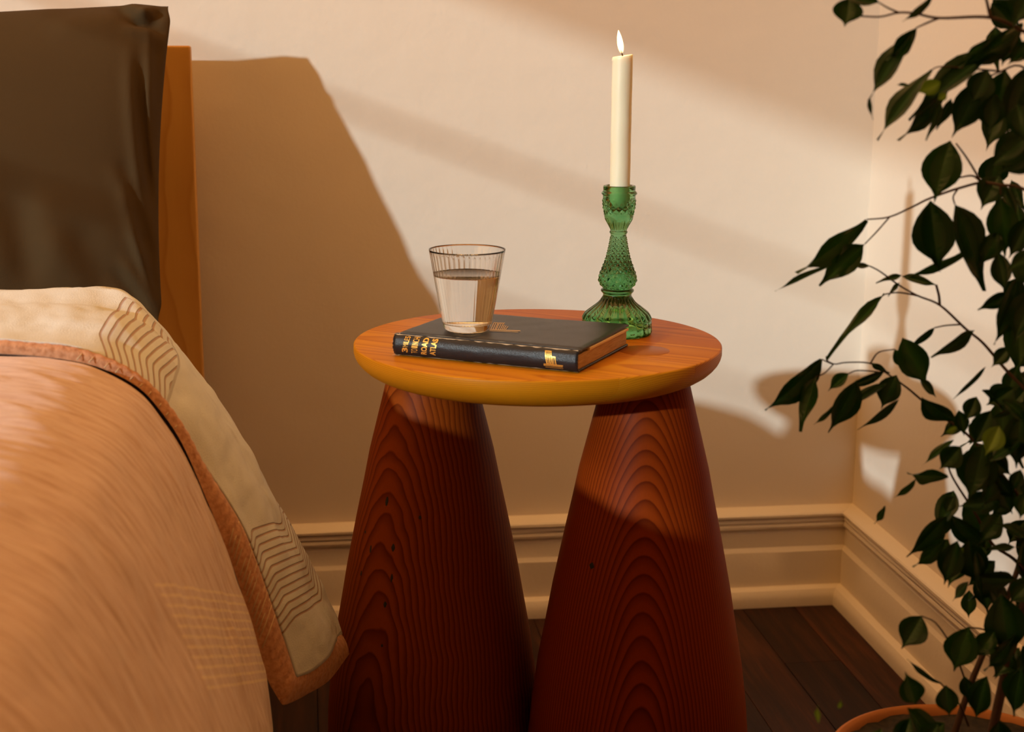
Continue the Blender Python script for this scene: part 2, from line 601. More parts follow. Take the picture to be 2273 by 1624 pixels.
S0, S1 = arc_at(424, 1025), arc_at(508, 1225)
NY = 430
YA, YB = 0.30, 1.43
V, a_ph, a_mask = [], [], []
for j in range(NY):
    Y = YA + (YB - YA) * j / (NY - 1)
    for i, p in enumerate(prof):
        q0, q1 = prof[max(0, i - 1)], prof[min(len(prof) - 1, i + 1)]
        nrm = Vector((-(q1.z - q0.z), 0, (q1.x - q0.x))).normalized()
        s = arc[i]
        slub = noise.noise(Vector((s * 12, Y * 110, 0))) * 0.0011 + noise.noise(Vector((s * 26, Y * 180, 5))) * 0.0009
        crk = noise.noise(Vector((s * 14, Y * 20, 3))) * 0.0022 + noise.noise(Vector((s * 4.5, Y * 5, 8))) * 0.006
        crk += 0.0025 * max(0, noise.noise(Vector((s * 30 + Y * 18, Y * 34, 11))))
        tuck = -0.014 * sm((Y - HY + 0.012) / 0.03)
        fade = 1.0 if Y < HY - 0.05 else 0.55
        h = (slub + crk * fade) + tuck
        V.append(Vector((p.x, Y, p.z)) + nrm * h - QO)
        ph = (s - S0 - 0.44 * (Y - 1.035)) / ((S1 - S0) / 11)
        a_ph.append(ph)
        a_mask.append(Y)
o = mesh_obj('quilt_cover', V, grid_faces(NY, len(prof)), None, quilt)
add_attr(o, 'stripe', a_ph)
add_attr(o, 'ypos', a_mask)
o['label'] = 'terracotta outer face of the quilt with thin cream stripes low on its side'
mq = MT('terracotta_gauze', (0.52, 0.21, 0.085), 0.9, Sheen_Weight=0.25, Sheen_Roughness=0.5)
v = mq.coord('Object')
vs = mq.coord('Object', scale=(0.13, 1, 0.13))
st = mq.noise(vs, 230, 4, 0.68)
st2 = mq.noise(vs, 120, 2, 0.5)
wv = mq.noise(v, 900, 2)
c = mq.ramp(st, [(0.32, (0.52, 0.32, 0.235)), (0.5, (0.66, 0.47, 0.40)), (0.68, (0.76, 0.60, 0.54))])
c = mq.mix(mq.math('MULTIPLY', st2, 0.4), c, (0.70, 0.50, 0.42))
fr = mq.math('FRACT', mq.attr('stripe'))
line = mq.math('MULTIPLY', mq.math('GREATER_THAN', fr, 0.10), mq.math('LESS_THAN', fr, 0.42))
inside = mq.math('MULTIPLY', mq.math('GREATER_THAN', mq.attr('stripe'), 0.0), mq.math('LESS_THAN', mq.attr('stripe'), 11.0))
inside = mq.math('MULTIPLY', inside, mq.math('GREATER_THAN', mq.attr('ypos'), 1.028))
thread = mq.math('MULTIPLY', mq.math('MULTIPLY', line, inside), mq.ramp(mq.noise(v, 160, 2), [(0.3, (0.35, 0.35, 0.35)), (0.55, (0.85, 0.85, 0.85))]))
mq.col(mq.mix(thread, c, (0.84, 0.66, 0.44)))
b1 = mq.bump(st, 0.35, 0.0012)
b2 = mq.bump(mq.math('MULTIPLY', line, inside), 0.4, 0.0008, b1)
mq.bump(wv, 0.35, 0.0006, b2)
o.data.materials.append(mq.m)

# --- turned-back cream fold: surface lofted through curves laid along it
def curve(pts, n=150):
    c3 = catmull([at(p[0], p[1], p[2] * BK) for p in pts], n)
    a = c3[0]
    return [Vector((-1.5 + (a.x + 1.5) * k / 6, a.y, a.z)) for k in range(6)] + c3


H0 = [(-150, 781, 1.285), (0, 783, 1.285), (126, 794, 1.285), (221, 815, 1.285), (303, 856, 1.285), (353, 907, 1.285), (404, 983, 1.285), (454, 1096, 1.285), (498, 1203, 1.287), (536, 1311, 1.29),
      (567, 1412, 1.293), (593, 1502, 1.297), (622, 1556, 1.30)]
H1 = [(-150, 756, 1.296), (0, 757, 1.296), (63, 763, 1.296), (139, 769, 1.297), (208, 787, 1.298), (271, 815, 1.30), (328, 856, 1.302), (372, 907, 1.304), (410, 964, 1.306), (441, 1020, 1.308),
      (504, 1113, 1.310), (542, 1180, 1.312), (574, 1262, 1.314), (605, 1350, 1.316), (636, 1440, 1.318), (656, 1503, 1.318)]
RR = [(-150, 738, 1.345), (0, 739, 1.345), (110, 742, 1.345), (189, 746, 1.345), (240, 758, 1.342), (296, 789, 1.34), (353, 830, 1.336), (391, 877, 1.334), (429, 928, 1.332), (467, 1003, 1.33),
      (517, 1094, 1.33), (557, 1182, 1.33), (596, 1262, 1.332), (637, 1350, 1.335), (664, 1425, 1.338), (686, 1491, 1.34)]
QM = [(-150, 706, 1.415), (0, 707, 1.415), (110, 708, 1.415), (200, 712, 1.412), (258, 722, 1.41), (318, 752, 1.405), (372, 798, 1.40), (418, 846, 1.398), (455, 898, 1.395), (500, 978, 1.392),
      (545, 1068, 1.388), (590, 1150, 1.382), (630, 1235, 1.378), (668, 1322, 1.373), (700, 1400, 1.37), (722, 1463, 1.37)]
MM = [(-150, 680, 1.50), (0, 680, 1.50), (95, 679, 1.50), (189, 683, 1.50), (240, 691, 1.50), (285, 706, 1.50), (340, 738, 1.50), (398, 797, 1.495), (440, 852, 1.488), (490, 932, 1.48),
      (540, 1020, 1.468), (585, 1105, 1.455), (625, 1185, 1.442), (668, 1275, 1.43), (712, 1366, 1.42), (741, 1428, 1.415)]
SS = [(-150, 650, 1.60), (0, 648, 1.60), (158, 641, 1.60), (230, 642, 1.60), (271, 647, 1.595), (309, 676, 1.585), (353, 722, 1.575), (397, 776, 1.565), (429, 816, 1.556), (473, 873, 1.545),
      (517, 941, 1.53), (561, 1017, 1.515), (599, 1093, 1.50), (637, 1156, 1.488), (675, 1225, 1.475), (712, 1301, 1.462), (744, 1370, 1.45), (757, 1407, 1.445)]
def pix(p):
    d = p - EYE
    w_ = d.dot(Fw)
    return 1136.5 + FPX * d.dot(Rt) / w_, 812 - FPX * d.dot(Up) / w_


def raise_crest(pts, amt):
    return [(x, y, Y - amt * (1 - sm((y - 720) / 170))) for x, y, Y in pts]


QM, MM, SS = raise_crest(QM, 0.030), raise_crest(MM, 0.048), raise_crest(SS, 0.035)
DD = [(x, y - 3, Y + 0.050 * (1 - sm((y - 690) / 90))) for x, y, Y in MM]
cH0, cH1, cR, cQ, cM, cD, cS = [curve(c) for c in (H0, H1, RR, QM, MM, DD, SS)]
NU = len(cS)
rows = [0.0, 0.12, 0.36, 0.62, 0.72, 1.0]   # H1, R, Q, M, dip behind M, S
NVX = 64
cen = Vector((-0.75, 1.45, 0.2))


def interp(vals, ts, t):
    """smooth interpolation of vectors vals at parameters ts"""
    for k in range(len(ts) - 1):
        if t <= ts[k + 1] or k == len(ts) - 2:
            f = (t - ts[k]) / (ts[k + 1] - ts[k])
            p1, p2 = vals[k], vals[k + 1]
            m1 = (vals[k + 1] - vals[max(0, k - 1)]) * (1 / (ts[k + 1] - ts[max(0, k - 1)])) * (ts[k + 1] - ts[k])
            k3 = min(len(ts) - 1, k + 2)
            m2 = (vals[k3] - vals[k]) * (1 / (ts[k3] - ts[k])) * (ts[k + 1] - ts[k])
            f2, f3 = f * f, f * f * f
            return p1 * (2 * f3 - 3 * f2 + 1) + m1 * (f3 - 2 * f2 + f) + p2 * (-2 * f3 + 3 * f2) + m2 * (f3 - f2)


fold_pts = []
for i in range(NU):
    col_ = []
    five = [cH1[i], cR[i], cQ[i], cM[i], cM[i].lerp(cD[i], 1 - sm((pix(cM[i])[1] - 690) / 90)) if pix(cM[i])[1] < 790 else cM[i].lerp(cS[i], 0.26), cS[i]]
    for j in range(NVX):
        t = j / (NVX - 1)
        col_.append(interp(five, rows, t))
    # roll under at the back edge
    back = cS[i]
    inw = Vector((-0.030, 0.020, -0.012)) if i > 6 else Vector((0, 0.03, -0.03))
    f = sm((i - 6) / 40)
    top = Vector((0, 0.025, -0.022))
    side = Vector((-0.045, 0.010, -0.012))
    d_ = top.lerp(side, f)
    col_.append(back + d_ * 0.35 + Vector((0, 0.006, 0.0)) * (1 - f))
    col_.append(back + d_ * 1.0)
    col_.append(back + d_ * 2.2)
    fold_pts.append(col_)
NV = NVX + 3


PX = [[pix(fold_pts[i][j]) for i in range(NU)] for j in range(NV)]


def u_near(j, x, y):
    """column index whose point in row j shows nearest to the given spot"""
    row = PX[j]
    best = min(range(7, NU - 1), key=lambda i: (row[i][0] - x) ** 2 + (row[i][1] - y) ** 2)
    (ax, ay), (bx, by) = row[best - 1], row[best + 1]
    dx, dy = bx - ax, by - ay
    t = ((x - ax) * dx + (y - ay) * dy) / max(1e-6, dx * dx + dy * dy)
    return best - 1 + 2 * min(1.2, max(-0.2, t))


jR, jK = int(0.12 * (NVX - 1)), int(0.86 * (NVX - 1))
def zone(R0, R1, K0, K1, tk, cnt, turn, tail):
    """first and last stripe of a patch, as column positions for every row of the fold"""
    out = []
    for j in range(NV):
        t = min(1.0, j / (NVX - 1))
        if t < 0.12:
            f = (0.12 - t) / 0.12
            a = (R0[0] + tail[0] * f, R0[1] + tail[1] * f)
            b = (R1[0] + tail[0] * f, R1[1] + tail[1] * f)
        else:
            f = min(1.0, (t - 0.12) / (tk - 0.12))
            a = (R0[0] + (K0[0] - R0[0]) * f, R0[1] + (K0[1] - R0[1]) * f)
            b = (R1[0] + (K1[0] - R1[0]) * f, R1[1] + (K1[1] - R1[1]) * f)
        jj = min(j, NVX - 1)
        i0, i1 = u_near(jj, *a), u_near(jj, *b)
        if t > tk and turn:
            lift = (t - tk) / (1 - tk) * turn
            jk = int(tk * (NVX - 1))
            i0, i1 = u_near(jk, *K0) - lift, u_near(jk, *K1) - lift
        out.append((i0, i1))
    # even out the rounding to whole columns
    sm_ = []
    for j in range(NV):
        js = [min(NV - 1, max(0, j + q)) for q in (-2, -1, 0, 1, 2)]
        sm_.append((sum(out[q][0] for q in js) / 5, sum(out[q][1] for q in js) / 5))
    return sm_, cnt


zoneA = zone((212, 738), (380, 862), (258, 690), (428, 820), 0.92, 11, 0, (26, 34))
zoneB = zone((549, 1170), (656, 1378), (612, 1161), (727, 1334), 0.80, 13, 5.0, (12, 22))
V, ph_, mk_ = [], [], []
for i in range(NU):
    for j in range(NV):
        p = fold_pts[i][j]
        a = fold_pts[min(NU - 1, i + 1)][j] - fold_pts[max(0, i - 1)][j]
        b = fold_pts[i][min(NV - 1, j + 1)] - fold_pts[i][max(0, j - 1)]
        nr = b.cross(a)
        nr = nr.normalized() if nr.length > 1e-9 else Vector((0, 0, 1))
        if nr.dot(EYE - p) < 0:
            nr = -nr
        t = j / (NVX - 1)
        u = max(0.0, (i - 6) / (NU - 7))
        wr = noise.noise(Vector((u * 16, t * 3.0, 1))) * 0.0030 + noise.noise(Vector((u * 40, t * 9, 4))) * 0.0011
        edge = min(1, t * 8)
        V.append(p + nr * wr * edge - QO)
        # channel stripes cross the fold and turn up towards the outer edge (chevrons)
        zz_, cnt = zoneB if u > 0.42 else zoneA
        u0, u1 = zz_[j]
        ph = (i - u0) / max(1.0, u1 - u0) * cnt
        ph = 0.0 if (ph < 0 or t > 1.0 or (u <= 0.42 and t > 0.95)) else min(float(cnt), ph)
        mk = 1.0
        ph_.append(ph)
        mk_.append(mk)
fold = mesh_obj('turned_back_fold', V, grid_faces(NU, NV), None, quilt)
add_attr(fold, 'stripe', ph_)
add_attr(fold, 'mask', mk_)
fold['label'] = 'cream reverse of the quilt with chevron channel stripes, hanging at the bedside'
mc = MT('cream_reverse_cloth', (0.74, 0.61, 0.42), 0.95, Sheen_Weight=0.2)
v = mc.coord('Object')
fr = mc.math('FRACT', mc.attr('stripe'))
tri = mc.math('ABSOLUTE', mc.math('SUBTRACT', fr, 0.5))
groove = mc.ramp(tri, [(0.0, (1, 1, 1)), (0.10, (0.85, 0.85, 0.85)), (0.17, (0, 0, 0))])
groove = mc.math('MULTIPLY', groove, mc.math('GREATER_THAN', mc.attr('mask'), 0.5))
pile = mc.noise(v, 700, 3, 0.7)
sl = mc.noise(v, 38, 3)
base = mc.mix(mc.math('MULTIPLY', sl, 0.5), (0.70, 0.715, 0.70), (0.64, 0.645, 0.61))
mc.col(mc.mix(mc.math('MULTIPLY', groove, 0.8), base, (0.36, 0.155, 0.055)))
b1 = mc.bump(pile, 0.6, 0.0011)
puff = mc.math('MULTIPLY', mc.math('SUBTRACT', 1.0, groove), 1.0)
mc.bump(puff, 0.8, 0.0016, b1)
fold.data.materials.append(mc.m)
md = fold.modifiers.new('thick', 'SOLIDIFY')
md.thickness = 0.004
md.offset = 0.0

# --- terracotta binding along the hem
mb_ = MT('terracotta_binding', (0.46, 0.165, 0.060), 0.9, Sheen_Weight=0.2)
v = mb_.coord('Object')
rib = mb_.noise(v, 240, 3)
mb_.col(mb_.ramp(rib, [(0.3, (0.46, 0.19, 0.080)), (0.6, (0.64, 0.32, 0.170))]))
mb_.bump(mb_.noise(v, 500, 3), 0.6, 0.001)
M_bind = mb_.m


def strip(name, c0, c1, puff, parent, under=Vector((0, 0.02, -0.006))):
    n = len(c0)
    V = []
    for i in range(n):
        a, b = c0[i], c1[i]
        tang = c0[min(n - 1, i + 1)] - c0[max(0, i - 1)]
        nr = (b - a).cross(tang)
        nr = nr.normalized() if nr.length > 1e-9 else Vector((0, 0, 1))
        if nr.dot(EYE - a) < 0:
            nr = -nr
        rib_ = 0.0006 * math.sin(i * 1.9)
        V.append(a + under - QO)
        for f, h in ((-0.02, -0.003), (0.0, 0.0), (0.2, 0.75), (0.5, 1.0), (0.8, 0.75), (1.0, 0.15), (1.06, -0.4)):
            V.append(a.lerp(b, f) + nr * (h * puff + (rib_ if 0 < f < 1 else 0)) - QO)
    return mesh_obj(name, V, grid_faces(n, 8), M_bind, parent)


hb = strip('hem_binding', cH0, cH1, 0.0065, quilt)
hb['label'] = 'terracotta binding along the hem of the turned-back fold'
B0 = catmull([at(p[0], p[1], p[2] * BK) for p in [(622, 1556, 1.299), (634, 1563, 1.305), (681, 1540, 1.345), (731, 1508, 1.39), (775, 1450, 1.443)]], 40)
B1 = catmull([at(p[0], p[1], p[2] * BK) for p in [(650, 1500, 1.314), (660, 1503, 1.318), (690, 1490, 1.343), (723, 1462, 1.372), (757, 1405, 1.444)]], 40)
cb = strip('corner_binding', B0, B1, 0.0025, quilt, Vector((-0.004, 0.004, 0.004)))
cb['label'] = 'terracotta binding along the bottom corner of the hanging fold'
# cream stitch lines crossing the binding
M_stitch = MT('cream_stitch', (0.62, 0.44, 0.26), 0.9).m
for zone, (i0, i1, stp) in enumerate(((zoneA[0][8][0] - 4, zoneA[0][8][1] + 4, 3.4), (zoneB[0][8][0] - 3, zoneB[0][8][1], 2.2))):
    VV, FF = [], []
    k = 0
    while i0 + k * stp < i1:
        i = i0 + k * stp
        ia = min(NU - 1, int(i))
        ib = min(NU - 1, int(i + (2 if zone == 0 else -3)))
        a = cH0[ia].lerp(cH1[ia], 0.1)
        b = cH0[ib].lerp(cH1[ib], 0.98)
        out = Vector((0.0016, -0.0072, 0.0018))
        tv, tf = tube([a + out * 0.8 - QO, a.lerp(b, 0.5) + out * 1.15 - QO, b + out * 0.7 - QO], 0.0006, 5)
        off = len(VV)
        VV += tv
        FF += [tuple(x + off for x in f) for f in tf]
        k += 1
    st_ = mesh_obj('stitching', VV, FF, M_stitch, quilt)

# --- pillow
M_pil = MT('olive_pillowcase', (0.08, 0.05, 0.02), 0.9)
M_pil.set('Specular IOR Level', 0.15)
v = M_pil.coord('Object')
M_pil.col(M_pil.mix(M_pil.noise(v, 5, 2), (0.066, 0.040, 0.0155), (0.052, 0.031, 0.012)))
pb = M_pil.bump(M_pil.noise(v, 60, 3), 0.3, 0.002)
M_pil.bump(M_pil.noise(M_pil.coord('Object', scale=(1, 1, 1)), 900, 2), 0.35, 0.0005, pb)


def crease(x, y, x0, y0, x1, y1, w_, amp):
    """a soft fold in cloth: ridge one side of the line, valley on the other"""
    dx, dy = x1 - x0, y1 - y0
    L2 = dx * dx + dy * dy
    t = ((x - x0) * dx + (y - y0) * dy) / L2
    if t < -0.3 or t > 1.3:
        return 0.0
    d = ((x - x0) * dy - (y - y0) * dx) / math.sqrt(L2)
    q = d / w_
    if abs(q) > 3:
        return 0.0
    end = sm((t + 0.3) / 0.5) * sm((1.3 - t) / 0.5)
    return amp * q * math.exp(-q * q) * end * 1.6


def on_pillow(px, py):
    return (1 - (372 - px) * 0.0019) * 0.33, (1 - 2 * (py - 6) / 716) * 0.22


FOLDS = []
for (ax, ay, bx, by, fw, fa) in ((318, 190, 352, 470, 0.010, 0.010), (338, 230, 360, 420, 0.006, -0.006), (296, 415, 340, 478, 0.012, 0.005), (318, 470, 358, 600, 0.010, 0.010), (332, 545, 362, 650, 0.007, 0.008),
                                 (300, 620, 352, 690, 0.010, -0.008), (272, 12, 322, 62, 0.012, -0.013), (322, 60, 352, 18, 0.010, -0.012), (300, 72, 372, 96, 0.012, 0.010), (345, 100, 362, 260, 0.008, 0.006),
                                 (60, 470, 105, 640, 0.030, 0.008), (130, 500, 150, 640, 0.025, -0.007), (200, 560, 250, 660, 0.025, 0.007), (150, 60, 260, 40, 0.03, 0.006)):
    FOLDS.append((*on_pillow(ax, ay), *on_pillow(bx, by), fw, fa))


def make_pillow(name, TR, BR, width, label, T=0.082, seed=0, lean_up=Vector((0, 0, 1)), detail=1.0):
    root = thing(name, label, 'pillow', (TR + BR) / 2 + Vector((-width / 2, 0, 0)))
    n, m = 110, 90
    up = (TR - BR)
    right = Vector((1, 0, 0.052))
    nrm = right.cross(up).normalized()      # towards the camera side (-Y)
    if nrm.y > 0:
        nrm = -nrm
    V = []
    for side in (1, -1):
        for i in range(n):
            for j in range(m):
                a = i / (n - 1) * 2 - 1
                b = j / (m - 1) * 2 - 1
                # denser sampling near edges
                a = math.sin(a * math.pi / 2)
                b = math.sin(b * math.pi / 2)
                pa, pb_ = 1 - abs(a) ** 3.0, 1 - abs(b) ** 2.6
                h = T * (max(0, pa) ** 0.62) * (max(0, pb_) ** 0.58)
                cnr = sm((abs(a) - 0.86) / 0.14) * sm((abs(b) - 0.86) / 0.14)
                # sides pull in between the corners
                pull_a = 1 - 0.035 * (1 - b * b) - 0.018 * cnr
                pull_b = 1 - 0.030 * (1 - a * a) - 0.022 * cnr
                p = BR + up * ((b * pull_b + 1) / 2) + right * (-width / 2 + a * pull_a * width / 2)
                wr = 0.0
                if side == 1:
                    # folds fanning in from the right edge and corners
                    for fx0, fy0, fx1, fy1, fw, fa in FOLDS:
                        wr += detail * crease(a * 0.33, b * 0.22, fx0, fy0, fx1, fy1, fw, fa)
                    wr += detail * 0.006 * noise.noise(Vector((a * 2.2, b * 2.0, seed)))
                V.append(p + nrm * side * (h + wr * min(1, h / 0.02)) - root.location)
    g = grid_faces(n, m)
    off = n * m
    Fc = g + [tuple(x + off for x in f)[::-1] for f in g]
    o = mesh_obj('pillowcase', V, Fc, M_pil.m, root)
    bm = bmesh.new()
    bm.from_mesh(o.data)
    bmesh.ops.remove_doubles(bm, verts=bm.verts, dist=0.0004)
    bmesh.ops.recalc_face_normals(bm, faces=bm.faces)
    bm.to_mesh(o.data)
    bm.free()
    return root


make_pillow('pillow', at(384, 6, 2.125), at(362, 722, 1.885), 0.66, 'olive brown pillow leaning upright against the orange headboard')
make_pillow('pillow', Vector((-0.62, 1.96, 0.955)), Vector((-0.60, 1.76, 0.655)), 0.62, 'added olive pillow outside the left edge, put there to shade the visible pillow', seed=4, detail=0.3)  # unseen pillow added so that its shadow falls on the visible one

# ------------------------------------------------------------------ book
BL0, BU = Vector((0.0850, 1.5135, ZT)), Vector((0.852, -0.524, 0)).normalized()
BV = Vector((-BU.y, BU.x, 0))
BLEN, BDEP, BTH = 0.2035, 0.148, 0.0238
book = thing('road_atlas', 'worn black leather road atlas lying on the round pine table', 'book', BL0)
ml = MT('black_leather', (0.030, 0.026, 0.024), 0.33)
ml.set('Specular IOR Level', 0.35)
v = ml.coord('Object')
vor = ml.n('ShaderNodeTexVoronoi')
vor.inputs['Scale'].default_value = 1500
ml.l(v, vor.inputs['Vector'])
lb = ml.bump(vor.outputs['Distance'], 0.35, 0.0004)
ml.bump(ml.noise(v, 120, 3), 0.10, 0.0005, lb)
ml.col(ml.mix(ml.noise(v, 30, 3), (0.009, 0.009, 0.012), (0.022, 0.019, 0.018)))
M_leather = ml.m
mpg = MT('aged_paper', (0.6, 0.4, 0.2), 0.85)
v = mpg.coord('Object', scale=(0.02, 0.02, 1))
pg = mpg.noise(v, 2400, 2, 0.6)
mpg.col(mpg.ramp(pg, [(0.35, (0.44, 0.25, 0.10)), (0.65, (0.66, 0.44, 0.22))]))
mpg.bump(pg, 0.6, 0.0004)
M_page = mpg.m
M_gold = MT('gold_foil', (0.86, 0.50, 0.10), 0.35, Metallic=0.55).m
M_worn = MT('worn_leather_edge', (0.60, 0.46, 0.30), 0.9).m


def bk(u, vv, z):
    return BU * u + BV * vv + Vector((0, 0, z))


def spine_pt(u, f, off=0.0):
    """point on the rounded spine; f 0 bottom .. 1 top"""
    an = (f - 0.5) * 2
    bul = 0.0045 * (1 - an * an) - 0.0012 * abs(an) ** 6
    return bk(u, -bul - off, 0.0006 + f * (BTH - 0.0012))


def slab(name, u0, u1, v0, v1, z0, z1, mat, rnd=0.0012):
    bm = bmesh.new()
    bmesh.ops.create_cube(bm, size=1)
    for q in bm.verts:
        q.co = bk(u0 + (q.co.x + .5) * (u1 - u0), v0 + (q.co.y + .5) * (v1 - v0), z0 + (q.co.z + .5) * (z1 - z0))
    bmesh.ops.bevel(bm, geom=bm.edges[:], offset=rnd, segments=3, profile=0.5, affect='EDGES')
    o = bm_obj(name, bm, mat, book)
    sharp(o, 60)
    return o


slab('back_cover', 0.0, BLEN, 0.003, BDEP, 0.0002, 0.0030, M_leather)
# front cover, slightly sprung at the far right corner, dished at the joint
NUc, NVc = 60, 46
V = []
for layer in (0, 1):
    for i in range(NUc):
        for j in range(NVc):
            u = BLEN * i / (NUc - 1)
            vv = 0.002 + (BDEP - 0.002) * j / (NVc - 1)
            z = BTH - 0.0003 - (0.0 if layer == 0 else 0.0026)
            z += 0.0012 * sm((vv - 0.05) / 0.1) * sm((u - 0.1) / 0.1)
            z -= 0.0011 * math.exp(-((vv - 0.0085) / 0.0028) ** 2)
            er = min(u, BLEN - u, BDEP - vv)
            if layer == 0 and er < 0.0012:
                z -= 0.0010 * (1 - er / 0.0012) ** 2
            V.append(bk(u, vv, z + noise.noise(Vector((u * 40, vv * 40, 0))) * 0.00025))
g = grid_faces(NUc, NVc)
off = NUc * NVc
Fc = [f[::-1] for f in g] + [tuple(x + off for x in f) for f in g]
rim = [i * NVc for i in range(NUc)] + [(NUc - 1) * NVc + j for j in range(1, NVc)] + [i * NVc + NVc - 1 for i in range(NUc - 2, -1, -1)] + [j for j in range(NVc - 2, 0, -1)]
for a, b in zip(rim, rim[1:] + rim[:1]):
    Fc.append((a, b, b + off, a + off))
o = mesh_obj('front_cover', V, Fc, M_leather, book)
bm = bmesh.new(); bm.from_mesh(o.data); bmesh.ops.recalc_face_normals(bm, faces=bm.faces); bm.to_mesh(o.data); bm.free()
sharp(o, 45)
# spine: rounded shell
V, NS, NF = [], 60, 26
for i in range(NS):
    u = -0.0006 + (BLEN + 0.0012) * i / (NS - 1)
    for j in range(NF):
        f = -0.035 + 1.07 * j / (NF - 1)
        fr_ = min(1, max(0, f))
        p = spine_pt(u, fr_)
        if f < 0 or f > 1:
            p = p + bk(0, 0.0035, 0)
        endw = 0.0010 * noise.noise(Vector((j * 0.7, i, 2))) if i in (0, NS - 1) else 0
        p = p + BV * (noise.noise(Vector((u * 60, f * 4, 1))) * 0.0004) + BU * endw
        V.append(p)
o = mesh_obj('spine', V, grid_faces(NS, NF), M_leather, book)
md = o.modifiers.new('thick', 'SOLIDIFY')
md.thickness = 0.0016
md.offset = -1
# page block with its sprung last leaves
slab('page_block', 0.003, BLEN - 0.0010, 0.0030, BDEP - 0.004, 0.0031, BTH - 0.0062, M_page, 0.0004)
o = slab('endpaper', 0.003, BLEN + 0.0009, 0.030, BDEP - 0.003, BTH - 0.0060, BTH - 0.0034, MT('endpaper', (0.86, 0.66, 0.40), 0.85).m, 0.0002)
# worn hinge lines (frayed cloth showing through)
for zz, vv, nm, wd in ((0.985, -0.0002, 'worn_edge', 0.0011), (0.02, -0.0006, 'worn_edge', 0.0008), (None, 0.0045, 'worn_edge', 0.0009)):
    VV, FF = [], []
    n = 160
    for i in range(n):
        u = BLEN * i / (n - 1)
        wdt = wd * max(0.0, 0.35 + 0.9 * noise.noise(Vector((u * 130, vv * 900, 3))) + 0.5 * noise.noise(Vector((u * 26, 7, vv * 300))))
        if zz is not None:
            a, b = spine_pt(u, zz, 0.0005), spine_pt(u, min(1, zz + wdt / BTH * (1 if zz > 0.5 else 1)), 0.0005)
            if zz > 0.5:
                b = spine_pt(u, zz - wdt / BTH, 0.0005)
        else:
            a, b = bk(u, vv, BTH + 0.0001), bk(u, vv + wdt, BTH - 0.0001)
        VV += [a, b]
    FF = [(2 * i, 2 * i + 1, 2 * i + 3, 2 * i + 2) for i in range(n - 1)]
    mesh_obj(nm, VV, FF, M_worn, book, False)
# frayed corner threads at the head of the spine
VV, FF = [], []
for k in range(26):
    f = random.choice((0.0, 1.0, 0.97, 0.03, random.random()))
    p = spine_pt(random.uniform(-0.0006, 0.006 if f in (0.0, 1.0) else 0.0004), f, 0.0003)
    d = bk(random.uniform(-0.003, 0.001), random.uniform(-0.0015, 0.0005), random.uniform(-0.0015, 0.002))
    tv, tf = tube([p, p + d * 0.5 + Vector((0, 0, 0.0004)), p + d], 0.00014, 4)
    off = len(VV)
    VV += tv
    FF += [tuple(x + off for x in f_) for f_ in tf]
fz = mesh_obj('frayed_threads', VV, FF, M_worn, book)
fz['kind'] = 'stuff'


def letter_mesh(txt, bold):
    cu = bpy.data.curves.new('tmp', 'FONT')
    cu.body = txt
    cu.size = 1
    cu.offset = 0.035 if bold else 0.0
    cu.extrude = 0
    cu.space_character = 1.02
    ob = bpy.data.objects.new('tmp', cu)
    COL.objects.link(ob)
    dg = bpy.context.evaluated_depsgraph_get()
    me = bpy.data.meshes.new_from_object(ob.evaluated_get(dg))
    vs = [v.co.copy() for v in me.vertices]
    fs = [tuple(p.vertices) for p in me.polygons]
    bpy.data.objects.remove(ob)
    xs, ys = [v.x for v in vs], [v.y for v in vs]
    x0, x1, y0, y1 = min(xs), max(xs), min(ys), max(ys)
    return [((v.x - x0) / (x1 - x0), (v.y - y0) / (y1 - y0)) for v in vs], fs


# title lettering, reading up the spine: (text, bold, u of line base, cap height, f0, f1)
for txt, bold, uc, ch, f0, f1 in (('3', True, 0.0142, 0.0068, 0.20, 0.43), ('MILES', False, 0.0145, 0.0062, 0.47, 0.93),
                                  ('TO', False, 0.0252, 0.0072, 0.19, 0.42), ('I', True, 0.0250, 0.0070, 0.455, 0.555), ('INCH', False, 0.0252, 0.0072, 0.58, 0.93),
                                  ('ROAD', True, 0.0362, 0.0066, 0.18, 0.94), ('ATLAS', True, 0.0463, 0.0066, 0.18, 0.93)):
    pts, fs = letter_mesh(txt, bold)
    VV = []
    for x, y in pts:
        f = f0 + (f1 - f0) * x
        u = uc + ch * (0.5 - y) + 0.0040 * (f - 0.5)
        VV.append(spine_pt(u, f, 0.00055))
    mesh_obj('title_lettering', VV, fs, M_gold, book, False)


def gold_quads(name, quads, fn):
    VV, FF = [], []
    for q in quads:
        off = len(VV)
        n = 8
        for k in range(n):
            t = k / (n - 1)
            a = (q[0][0] + (q[3][0] - q[0][0]) * t, q[0][1] + (q[3][1] - q[0][1]) * t)
            b = (q[1][0] + (q[2][0] - q[1][0]) * t, q[1][1] + (q[2][1] - q[1][1]) * t)
            VV += [fn(*a), fn(*b)]
        FF += [(off + 2 * k, off + 2 * k + 1, off + 2 * k + 3, off + 2 * k + 2) for k in range(n - 1)]
    return mesh_obj(name, VV, FF, M_gold, book, False)


# spine emblem: a stepped tower on a bar; x 0..1 across, y 0..1 up
def em(x, y):
    return spine_pt(0.1685 + 0.0205 * x, 0.13 + 0.75 * y, 0.0005)


def bar(x0, y0, x1, y1, lean=0.0):
    return [(x0 + lean * y0, y0), (x1 + lean * y0, y0), (x1 + lean * y1, y1), (x0 + lean * y1, y1)]


